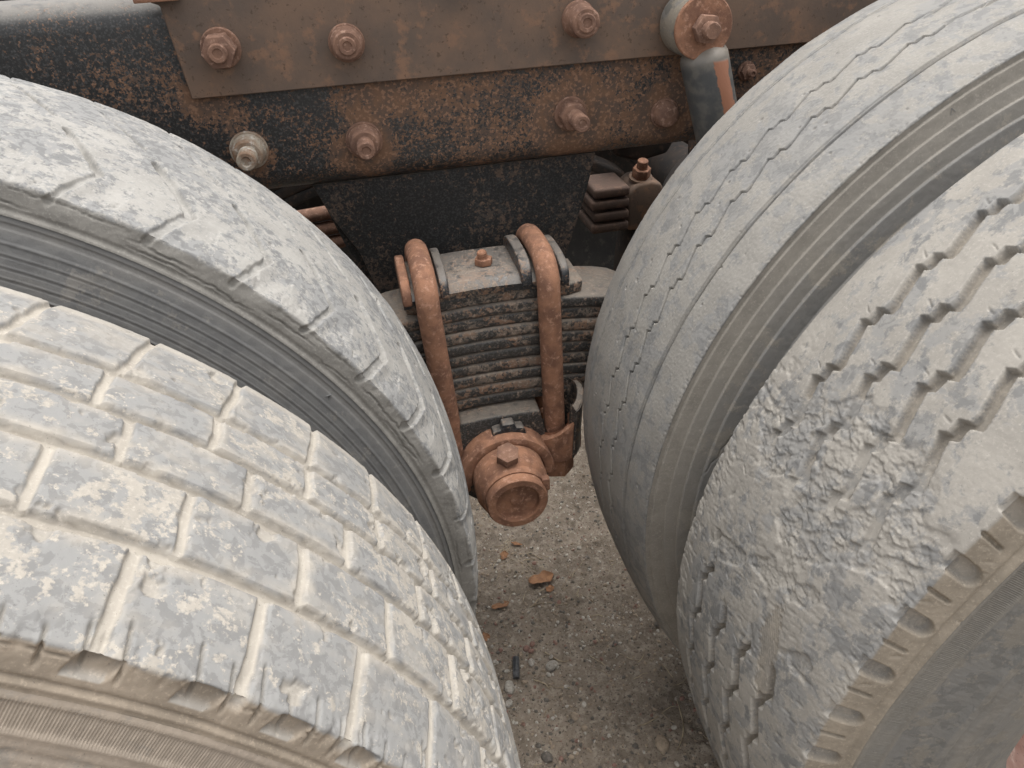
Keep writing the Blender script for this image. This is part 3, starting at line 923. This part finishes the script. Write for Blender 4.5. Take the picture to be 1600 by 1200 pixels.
for i, (a_, b_) in enumerate(ext):
    rnd = random.Random(i)
    obj('leaf', leaf(ZT - i * TH + (.0006 if i else 0), SX + a_, SX + b_, TH - .0002, .55 if i == 1 else .25, .55 if i == 1 else .25, SY0 + rnd.uniform(-.0018, .0018), SY1 + rnd.uniform(-.002, .002)), M['spring'], sp_, (SX + a_ * .3, SY0, ZT - i * TH), 50)

# clamp plate on top of the spring, with two pairs of ridges that hold the U-bolts
UL, UR = .0555, .2125                                   # U-bolt positions along x
def bowed_plate(xa, xb, y0, y1, z0, z1, dz=0):
    bm = bmesh.new(); n = 14; rings = []
    for i in range(n + 1):
        x = xa + (xb - xa) * i / n; k = -(x - SX) ** 2 / (2 * RHO)
        rings.append([bm.verts.new(p) for p in ((x, y0, z0 + k), (x, y0 - .002, (z0 + z1) / 2 + k), (x, y0 + .005, z1 - .003 + k), (x, y0 + .014, z1 + k), (x, y1 - .014, z1 + k), (x, y1 - .005, z1 - .003 + k), (x, y1, z0 + k))])
    m_ = 7
    for p, q in zip(rings, rings[1:]):
        for k in range(m_): bm.faces.new((p[k], p[(k + 1) % m_], q[(k + 1) % m_], q[k]))
    bm.faces.new(rings[0]); bm.faces.new(rings[-1][::-1])
    return bm
tp = obj('clamp_plate', bowed_plate(UL - .030, UR + .030, SY0 - .006, SY1 + .006, ZT + .0015, ZT + .022), M['springtop'], truck, (SX, .912, ZT), 50)
def ridge(x, w, zt):
    o_ = []
    yc = (SY0 + SY1) / 2
    hw = (SY1 - SY0) / 2 + .010
    k = -(x - SX) ** 2 / (2 * RHO)
    for q in range(15):
        th = math.pi * q / 14
        o_.append((yc - hw * math.copysign(abs(math.cos(th)) ** .75, math.cos(th)), ZT + .006 + k + (zt - .006) * math.sin(th) ** .55))
    return prism(o_, 'x', x - w / 2, x + w / 2, .003, 3)
for x, w, mt in ((UL - .0245, .012, 'rust'), (UL + .0235, .012, 'springtop'), (UR - .0265, .015, 'springtop'), (UR + .0245, .012, 'springtop')):
    obj('ridge', ridge(x, w, .038 if x != UR - .0265 else .042), M[mt], tp, (x, .912, ZT), 50)
    yc = .912
obj('saddle_fill', prism([(SY0 - .004, ZT + .006), (SY0 + .01, ZT + .019), (SY0 + .035, ZT + .0245), (SY1 - .035, ZT + .0245), (SY1 - .01, ZT + .019), (SY1 + .004, ZT + .006)], 'x', UR - .0195, UR + .0190, .002), M['springtop'], tp, (UR, .912, ZT))
obj('saddle_fill', prism([(SY0 - .004, ZT + .006), (SY0 + .01, ZT + .018), (SY0 + .035, ZT + .0235), (SY1 - .035, ZT + .0235), (SY1 - .01, ZT + .018), (SY1 + .004, ZT + .006)], 'x', UL - .0180, UL + .0170, .002), M['springtop'], tp, (UL, .912, ZT))
cb = empty('centre_bolt', (.139, .905, ZT + .0235), truck)
obj('nut', hexnut((.139, .903, ZT + .0225), (.0, 0, 1), .0125, .009, .4), M['rust'], cb, (.139, .903, ZT + .035), 30)
obj('stud', lathe([(0, .0065), (.011, .0068), (.0125, .006), (.014, .0068), (.0155, .006), (.017, .0066), (.019, .0055), (.019, 0)], (.139, .903, ZT + .0225), (-.12, -.1, 1), 20), M['rust'], cb, (.139, .903, ZT + .04))

# U-bolts: one bent rod each, nuts below
def ubolt(x, lean, zb_front):
    u = empty('u_bolt', (x, .912, .45), truck)
    r = .0152; yc = .912; hw = .0665
    path = []
    zt = ZT + .0250 - (x - SX) ** 2 / (2 * RHO)
    zs = zt - .030
    for k in range(12):
        z = zb_front + (zs - zb_front) * k / 12
        path.append((x + lean * (zs - z), yc - hw, z))
    for k in range(17):
        q = math.pi * k / 16
        path.append((x, yc - hw * math.copysign(abs(math.cos(q)) ** .62, math.cos(q)), zs + (zt - zs + r) * math.sin(q) ** .75))
    for k in range(12):
        z = zs + (.44 - zs) * (k + 1) / 12
        path.append((x + lean * (zs - z), yc + hw, z))
    obj('rod', tube(path, r, 24), M['rust'], u, (x, yc, .6), 60)
    for yy in (yc - hw, yc + hw):
        zz = zb_front if yy < yc else .44
        xx = x + lean * (zs - zz)
        obj('nut', hexnut((xx, yy, zz - .03), (0, 0, 1), .027, .03), M['rust'], u, (xx, yy, zz), 30)
ubolt(UL, .055, .445)
ubolt(UR, .02, .445)

# ---- saddle and trunnion under the spring
ZB = ZT - 10 * TH
sd = empty('spring_saddle', (SX, .9, ZB), truck)
bm = prism([(.075, .520), (.080, ZB - .004), (.115, ZB - .0015), (.165, ZB - .0015), (.194, ZB - .004), (.196, .520), (.214, .44), (.062, .44)], 'y', .836, .975, .004, 3)
obj('saddle_block', bm, M['spring'], sd, (SX, .9, .5))
obj('boss', prism([(.118, .505), (.122, .520), (.133, .522), (.136, .530), (.152, .530), (.155, .522), (.166, .520), (.17, .505)], 'y', .818, .8355, .002), M['springtop'], sd, (SX, .83, .51))
TX, TZ = .1365, .455
def ring_half(cx, cz, ro, ri, a0, a1, y0, y1, bv=.003, n=20):
    o_ = [(cx + ro * math.cos(a0 + (a1 - a0) * k / n), cz + ro * math.sin(a0 + (a1 - a0) * k / n)) for k in range(n + 1)]
    o_ += [(cx + ri * math.cos(a1 + (a0 - a1) * k / n), cz + ri * math.sin(a1 + (a0 - a1) * k / n)) for k in range(n + 1)]
    bm = prism(o_, 'y', y0, y1)
    bevel(bm, bv, 2)
    return bm
obj('cap_flange', ring_half(TX + .001, TZ - .006, .068, .0525, -.12, math.pi + .12, .802, .848, .004), M['rust'], sd, (TX, .82, TZ), 40)
obj('cap_flange', ring_half(TX + .001, TZ + .002, .078, .0525, math.pi + .15, 2 * math.pi - .15, .826, .935, .005), M['bracket'], sd, (TX, .88, TZ), 40)
# lug that wraps the outer side of the right U-bolt leg and hooks round its front
bm = ring_half(UR + .008, .0, .034, .0240, math.radians(-62), math.radians(78), 0, 1, 0)
for v in bm.verts:                                      # turn the y-extrusion into a vertical one
    x_, d_, y_ = v.co; v.co = (x_ + .004 * d_, .846 + y_, .455 + (.104 - .9 * max(0, -y_)) * d_)
bevel(bm, .0022, 2)
obj('bolt_lug', bm, M['spring'], sd, (UR, .86, .5), 40)
bm = ring_half(UR + .006, .0, .0345, .0205, math.radians(-165), math.radians(-8), 0, 1, 0)
for v in bm.verts:
    x_, d_, y_ = v.co; v.co = (x_, .846 + y_, .452 + (.028 + .55 * (x_ - UR + .03)) * d_)
bevel(bm, .003, 2)
obj('bolt_lug', bm, M['rust'], sd, (UR, .84, .47), 40)
obj('bolt_lug', box(.200, .2345, .842, .925, .420, .4515, .006), M['bracket'], sd, (.215, .88, .44))
obj('bolt_lug', box(.040, .088, .84, .93, .415, .455, .008), M['bracket'], sd, (.06, .88, .43))
obj('bolt_lug', prism([(.185, .405), (.225, .415), (.235, .45), (.19, .45)], 'y', .845, .865, .003), M['rust'], sd, (.21, .85, .42))
tr = empty('trunnion_shaft', (TX, .8, TZ), truck)
obj('hub_sleeve', lathe([(0, .0), (0, .0515), (.094, .0515), (.098, .050), (.100, .0475), (.102, .046), (.110, .046), (.113, .0445), (.113, .0)], (TX, .865, TZ), (0, -1, 0), 64), M['rust'], tr, (TX, .8, TZ))
obj('end_cap', lathe([(.1132, 0), (.1132, .0425), (.124, .0425), (.127, .0405), (.127, .0315), (.1255, .0300), (.1185, .0292), (.1175, .0275), (.1175, .010), (.1195, .008), (.1195, 0)], (TX, .865, TZ), (0, -1, 0), 64), M['rust'], tr, (TX, .735, TZ))
obj('bolt_head', hexnut((TX - .004, .778, TZ + .0485), (0, -.35, 1), .0165, .017, .5), M['bolt'], tr, (TX, .78, TZ + .05), 30)
obj('crown', box(TX + .036, TX + .047, .745, .756, TZ + .008, TZ + .028, .002), M['rust'], tr, (TX + .04, .75, TZ))
obj('shaft_tube', lathe([(0, 0), (0, .06), (1.15, .06), (1.15, 0)], (TX, .87, TZ), (0, 1, 0), 40), M['dark'], tr, (TX, 1.4, TZ))

# ---- far side of the bogie, glimpsed through the gaps
obj('trunnion_bracket', prism([(-.068, .8285), (.022, .6), (.055, .40), (.235, .40), (.258, .6), (.331, .8285)], 'y', 1.855, 1.875, .003), M['bracket'], truck, (.14, 1.86, .7))
fs = empty('leaf_spring', (SX, 1.99, .53), truck)
for i in range(6):
    hl = .30 + .09 * i
    obj('leaf', leaf(ZT - i * .03, SX - hl, SX + hl, .0292, 0, 0, 1.94, 2.04), M['dark'], fs, (SX, 1.99, ZT - i * .03), 50)
for xx in (XL, XR):
    obj('axle', lathe([(0, 0), (0, .05), (.25, .062), (.55, .07), (.62, .15), (.72, .19), (.85, .19), (.95, .15), (1.02, .07), (1.3, .062), (1.6, .05), (1.6, 0)], (xx, .55, .53), (0, 1, 0), 40), M['dark'], truck, (xx, 1.3, .53))
obj('cross_member', box(.05, .23, 1.02 + .07, 1.80, .86, 1.03, .008), M['dark'], truck, (.14, 1.45, .95))
# torque rod mount seen right of the bracket: stacked plates, a bolted fork and its post
tm_ = empty('torque_rod_mount', (.47, 1.32, .64), truck)
for i in range(4):
    obj('shim_plate', box(.405 + .004 * (i % 2), .478, 1.27, 1.36, .594 + i * .0225, .612 + i * .0225, .005, 3), M['brown'], tm_, (.44, 1.31, .6 + i * .0225))
obj('fork', prism([(.482, .585), (.482, .655), (.488, .668), (.500, .676), (.525, .678), (.545, .672), (.552, .655), (.552, .585)], 'y', 1.285, 1.36, .006, 3), M['plate'], tm_, (.52, 1.32, .63))
obj('washer', lathe([(0, 0), (0, .022), (.004, .022), (.004, 0)], (.512, 1.310, .678), (0, -.25, 1), 28), M['plate'], tm_, (.512, 1.31, .68))
obj('nut', hexnut((.512, 1.309, .682), (0, -.25, 1), .0175, .018), M['rust'], tm_, (.512, 1.309, .69), 30)
obj('stud', lathe([(0, .010), (.014, .010), (.015, .009), (.015, 0)], (.512, 1.3045, .700), (0, -.25, 1), 20), M['rust'], tm_, (.512, 1.304, .7))
obj('post', prism([(.482, .46), (.490, .5845), (.548, .5845), (.56, .46)], 'y', 1.29, 1.37, .006), M['dark'], tm_, (.52, 1.33, .52))
obj('hanger', prism([(.455, .745), (.470, .715), (.52, .70), (.575, .71), (.60, .76), (.60, .83), (.455, .83)], 'y', 1.335, 1.375, .008, 3), M['dark'], tm_, (.53, 1.35, .75))
obj('post', prism([(.575, .80), (.640, .80), (.640, .45), (.59, .45)], 'y', 1.22, 1.26, .006), M['frame'], tm_, (.6, 1.24, .7))
hose_pts = [(.64, 1.24, .80), (.60, 1.235, .745), (.560, 1.235, .705), (.545, 1.24, .66), (.575, 1.25, .60), (.64, 1.27, .55)]
hp = []
for i in range(len(hose_pts) - 1):
    P0, P1, P2, P3 = [Vector(hose_pts[min(max(k, 0), len(hose_pts) - 1)]) for k in (i - 1, i, i + 1, i + 2)]
    for k in range(8):
        u = k / 8
        hp.append(tuple(.5 * ((2 * P1) + (P2 - P0) * u + (2 * P0 - 5 * P1 + 4 * P2 - P3) * u * u + (3 * P1 - P0 - 3 * P2 + P3) * u ** 3)))
obj('brake_hose', tube(hp, .010, 14), M['fartyre'], truck, hose_pts[2], 60)
obj('clip', box(.478, .498, 1.328, 1.334, .735, .765, .003), M['bolt_pale'], tm_, (.488, 1.33, .75))
# three pipes along the inside of the rail, left of the bracket
for i in range(3):
    z_ = .672 - .0285 * i
    obj('air_pipe', tube([(-.9, 1.36, z_ - .06), (-.3, 1.345, z_ - .012), (.05, 1.33, z_ + .012)], .0125, 16), M['bolt'], truck, (-.2, 1.35, z_), 60)
obj('cross_member', box(-.6, -.05, 1.11, 1.2, .84, .86, .004), M['rust'], truck, (-.3, 1.15, .85))
for xx in (XL, XR):
    for y_ in (2.06, 2.40):
        fw_ = empty('wheel', (xx, y_, .53), truck)
        obj('tread', lathe([(.02, .28), (-.03, .38), (-.03, .42), (-.01, .50), (.0, .518), (.04, .527), (.12, .53), (.20, .527), (.24, .518), (.25, .50), (.27, .42), (.27, .38), (.22, .28)], (xx, y_, .53), (0, 1, 0), 72), M['fartyre'], fw_, (xx, y_, .53), 30)
        obj('rim', lathe([(.02, .279), (.12, .24), (.13, .0)], (xx, y_, .53), (0, 1, 0), 40), M['dark'], fw_, (xx, y_, .53))
# ------------------------------------------------------------------ loose things on the ground
RNG = random.Random(11)
def stone_mesh(seed, sub=2, flat=.6):
    bm = bmesh.new(); bmesh.ops.create_icosphere(bm, subdivisions=sub, radius=1)
    r_ = random.Random(seed); ax = [Vector((r_.gauss(0, 1), r_.gauss(0, 1), r_.gauss(0, 1))).normalized() for _ in range(9)]
    cut = [r_.uniform(.62, .95) for _ in ax]
    for v in bm.verts:
        for a_, c_ in zip(ax, cut):
            d_ = v.co.dot(a_)
            if d_ > c_: v.co -= a_ * (d_ - c_) * .85
        v.co.x *= r_.uniform(.97, 1.03); v.co.z *= flat
        v.co.y *= .8
    me = bpy.data.meshes.new('stone'); bm.to_mesh(me); bm.free()
    smooth(me, 40)
    return me

def stone_mat(name, c):
    m, t, b = new_mat(name)
    co = geo(t)
    k = mix(t, ramp(t, nz(t, co, .9, 4), .35, .65), c, tuple(x * .68 for x in c))
    k = mix(t, ramp(t, nz(t, co, 3.5, 3), .55, .7), k, (.24, .2, .16))
    t.links.new(k, b.inputs['Base Color']); b.inputs['Roughness'].default_value = .9
    bump(t, b, nz(t, co, 4, 5), .4, .15)
    return m
SM = [stone_mat('stone_pale', (.50, .46, .40)), stone_mat('stone_buff', (.38, .30, .22)), stone_mat('stone_grey', (.17, .15, .13)), stone_mat('stone_pink', (.30, .17, .135))]
protos = {}
for mi in range(4):
    for s in range(3):
        me = stone_mesh(mi * 7 + s); me.materials.append(SM[mi]); protos[(mi, s)] = me
def stone(x, y, r, mi, label=None, group=None, sink=.25, rz=None):
    o = bpy.data.objects.new('stone', protos[(mi, RNG.randrange(3))])
    COL.objects.link(o)
    o.location = (x, y, gz(x, y) + r * .6 * (1 - 2 * sink)); o.scale = (r, r, r)
    o.rotation_euler = (RNG.uniform(-.25, .25), RNG.uniform(-.25, .25), RNG.uniform(0, 6.28) if rz is None else rz)
    o['label'] = label; o['category'] = 'stone'
    if group: o['group'] = group
    return o
stone(.109, .770, 0.0128, 0, 'largest pale angular stone beside the left outer tyre, just below the black scrap')
stone(.102, .742, 0.0084, 0, 'small white stone under the pale angular one by the left tyre')
stone(.089, .766, 0.0101, 1, 'orange-buff stone touching the pale angular stone on its left')
stone(.141, .640, 0.0115, 2, 'dark grey rounded stone alone near the bottom edge of the dirt')
stone(.203, .697, 0.0095, 1, 'buff rounded pebble in the bare dirt midway between the outer tyres')
stone(.213, .676, 0.0074, 1, 'tan pebble just below the buff rounded one in open dirt')
stone(.323, .612, 0.0162, 1, 'long flat tan stone at the foot of the right outer tyre', rz=1.5)
stone(.192, .800, 0.0121, 0, 'pale flat stone to the right of the black scrap')
stone(.156, .845, 0.0081, 3, 'pink stone in the small cluster above the black scrap')
stone(.169, .852, 0.0068, 3, 'reddish pebble at the top of the pink cluster above the black scrap')
stone(.163, .838, 0.0065, 3, 'dull red pebble at the lower edge of the pink cluster above the black scrap')
stone(.158, .815, 0.0084, 0, 'pinkish white pebble between the pink cluster and the black scrap')
grp = 'pebbles scattered on the dirt'
placed = 0
for k in range(600):
    if placed >= 170: break
    x, y = RNG.uniform(.03, .44), RNG.uniform(.56, 1.08)
    mi = RNG.choice((0, 0, 1, 1, 2, 2, 3))
    cn = ('pale', 'buff', 'dark grey', 'pinkish red')[mi]
    stone(x, y, RNG.choice((.003, .0036, .0044, .0056)), mi, 'small ' + cn + ' pebble pressed into the dirt between the tyres', cn + ' ' + grp, .32)
    placed += 1
# finer gravel nobody could count
base = []
for s in range(4):
    bm = bmesh.new(); bmesh.ops.create_icosphere(bm, subdivisions=1, radius=1)
    r_ = random.Random(s)
    V = np.array([v.co[:] for v in bm.verts]) * np.array([1, .8, .6]); V += np.random.default_rng(s).normal(0, .13, V.shape)
    F = np.array([[v.index for v in f.verts] for f in bm.faces]); bm.free(); base.append((V, F))
for mi, cnt in ((0, 1700), (1, 2600), (2, 2200), (3, 700)):
    rg = np.random.default_rng(100 + mi); VV = []; FF = []; o_ = 0
    X = rg.uniform(-.03, .60, cnt); Y = rg.uniform(.45, 1.32, cnt); Z = ground_h(X, Y)
    R_ = .0009 + .0034 * rg.random(cnt) ** 2.4
    for k in range(cnt):
        V, F = base[k % 4]; q = rg.uniform(0, 6.28); c_, s_ = math.cos(q), math.sin(q)
        VV.append(V @ np.array([[c_, s_, 0], [-s_, c_, 0], [0, 0, 1]]) * R_[k] + np.array([X[k], Y[k], Z[k] + R_[k] * .2])); FF.append(F + o_); o_ += len(V)
    me = bpy.data.meshes.new('gravel'); me.from_pydata(np.concatenate(VV).tolist(), [], np.concatenate(FF).tolist())
    me.materials.append(SM[mi]); o = bpy.data.objects.new('gravel', me); COL.objects.link(o)
    o['kind'] = 'stuff'; o['label'] = ('pale', 'buff', 'dark grey', 'pink')[mi] + ' fine gravel grains spread over the dirt between the tyres'; o['category'] = 'gravel'

# dry leaves: thin curled blades
m, t, b = new_mat('dry_leaf')
co = geo(t)
c = mix(t, ramp(t, nz(t, co, 90, 4), .35, .65), (.33, .17, .085), (.24, .12, .06))
c = mix(t, ramp(t, nz(t, co, 300, 3), .6, .7), c, (.13, .07, .04))
t.links.new(c, b.inputs['Base Color']); b.inputs['Roughness'].default_value = .8
M['leaf'] = m
def dry_leaf(x, y, L_, Wd_, rz, curl, seed, label):
    bm = bmesh.new(); n, k = 12, 8
    top = [[None] * (k + 1) for _ in range(n + 1)]; r_ = random.Random(seed)
    ph = [r_.uniform(0, 6) for _ in range(4)]
    for i in range(n + 1):
        u = i / n; w = Wd_ * (math.sin(math.pi * min(1, max(0.02, u * .96 + .02))) ** .6) * (1 + .18 * math.sin(u * 9 + ph[0]))
        for j in range(k + 1):
            v = j / k * 2 - 1
            z = curl * .45 * L_ * (v * v * .6 + (u - .5) ** 2 * 1.4) + .0012 * math.sin(u * 8 + ph[1]) * math.cos(v * 5 + ph[2])
            top[i][j] = bm.verts.new(((u - .5) * L_, v * w * (1 + .12 * math.sin(u * 17 + v + ph[3])), z))
    for i in range(n):
        for j in range(k): bm.faces.new((top[i][j], top[i + 1][j], top[i + 1][j + 1], top[i][j + 1]))
    bmesh.ops.recalc_face_normals(bm, faces=bm.faces)
    bmesh.ops.solidify(bm, geom=bm.faces[:], thickness=.0006)
    me = bpy.data.meshes.new('dry_leaf'); bm.to_mesh(me); bm.free(); me.materials.append(M['leaf']); smooth(me, 50)
    o = bpy.data.objects.new('dry_leaf', me); COL.objects.link(o)
    o.location = (x, y, gz(x, y) + .003); o.rotation_euler = (r_.uniform(-.2, .1), r_.uniform(-.15, .15), rz)
    o['label'] = label; o['category'] = 'leaf'
dry_leaf(.222, .996, 0.0522, 0.0150, .1, .25, 1, 'largest rust-coloured dry leaf lying flat on the dirt below the trunnion')
dry_leaf(.233, .972, 0.0188, 0.0075, .6, .3, 2, 'small orange leaf scrap touching the lower right of the largest dry leaf')
dry_leaf(.163, 1.075, .022, .008, 1.3, .35, 3, 'upright curled dry leaf on the dark clump behind the largest leaf')
dry_leaf(.130, .953, 0.0348, 0.0090, .1, .15, 4, 'flat narrow orange leaf near the left inner tyre')
dry_leaf(.088, .888, 0.0174, 0.0090, 0, .15, 5, 'tiny tan leaf scrap beside the left outer tyre edge')
dry_leaf(.196, 1.105, .024, .005, -.5, .2, 6, 'slim brown leaf furthest back under the trunnion')

# black rubber scrap
m, t, b = new_mat('black_scrap'); co = geo(t)
t.links.new(mix(t, ramp(t, nz(t, co, 150, 4), .45, .65), (.022, .023, .026), (.07, .07, .072)), b.inputs['Base Color'])
b.inputs['Roughness'].default_value = .38
bump(t, b, nz(t, co, 200, 4), .5, .001)
bm = tube([(.127, .782, 0), (.1275, .792, .001), (.128, .802, .0015), (.1285, .813, .0018), (.129, .823, .0012)], .006, 14, True, [.0058, .0062, .006, .0063, .0056])
for v in bm.verts: v.co.z = v.co.z * .75 + .0035
o = obj('rubber_scrap', bm, m, None, (.128, .803, 0)); o.location.z = gz(.128, .803) + .0015; o.rotation_euler.z = -.15
o['label'] = 'short black tube-shaped rubber scrap lying on the dirt by the left outer tyre'; o['category'] = 'scrap'

# straw and twigs
m, t, b = new_mat('dry_straw'); co = geo(t)
t.links.new(mix(t, ramp(t, nz(t, co, 60, 3), .4, .6), (.40, .33, .22), (.24, .185, .125)), b.inputs['Base Color']); b.inputs['Roughness'].default_value = .8
M['straw'] = m
def twig(x, y, L_, rz, r, label, group=None, seed=0, mat='straw'):
    r *= 1.5; L_ *= 1.25
    r_ = random.Random(seed); pts = []
    for i in range(9):
        u = i / 8 - .5
        px = x + math.cos(rz) * u * L_ - math.sin(rz) * L_ * .12 * math.sin(u * 3 + seed); py = y + math.sin(rz) * u * L_ + math.cos(rz) * L_ * .1 * math.sin(u * 4 + seed)
        pts.append((px, py, gz(px, py) + r + .0015 * abs(math.sin(u * 5 + seed))))
    o = obj('twig', tube(pts, r, 6, True, [r * (1 - .6 * abs(i / 8 - .3)) for i in range(9)]), M[mat], None, pts[4], 60)
    o['label'] = label; o['category'] = 'twig'
    if group: o['group'] = group
twig(.205, .948, .034, .45, .0007, 'pale straw slanting up beside the largest dry leaf', seed=1)
twig(.215, .935, .050, -.05, .0006, 'thin straw lying level just below the largest dry leaf', seed=2)
twig(.300, 1.005, .036, 1.0, .0006, 'thin straw stem standing off the right inner tyre', seed=3)
twig(.205, .815, .036, -.5, .0009, 'straw with an orange tip right of the pink pebble cluster', seed=4)
twig(.360, .640, .075, 1.1, .0009, 'longest pale straw at the foot of the right outer tyre', seed=5)
twig(.335, .665, .06, .1, .0007, 'pale straw lying level left of the longest straw', seed=6)
twig(.165, .765, .030, -1.0, .0007, 'short dark twig right of the pale angular stone', seed=7)
for k in range(60):
    u = k < 26
    x, y = (RNG.gauss(.185, .03), RNG.gauss(1.05, .04)) if u else (RNG.uniform(.08, .42), RNG.uniform(.6, 1.06))
    twig(x, y, RNG.uniform(.012, .034), RNG.uniform(0, 3.14), RNG.uniform(.0003, .0006), 'wisp of dry straw in the clump under the trunnion' if u else 'wisp of dry straw on the dirt between the tyres', 'straw in the clump under the trunnion' if u else 'straw wisps on the dirt', seed=k + 20)
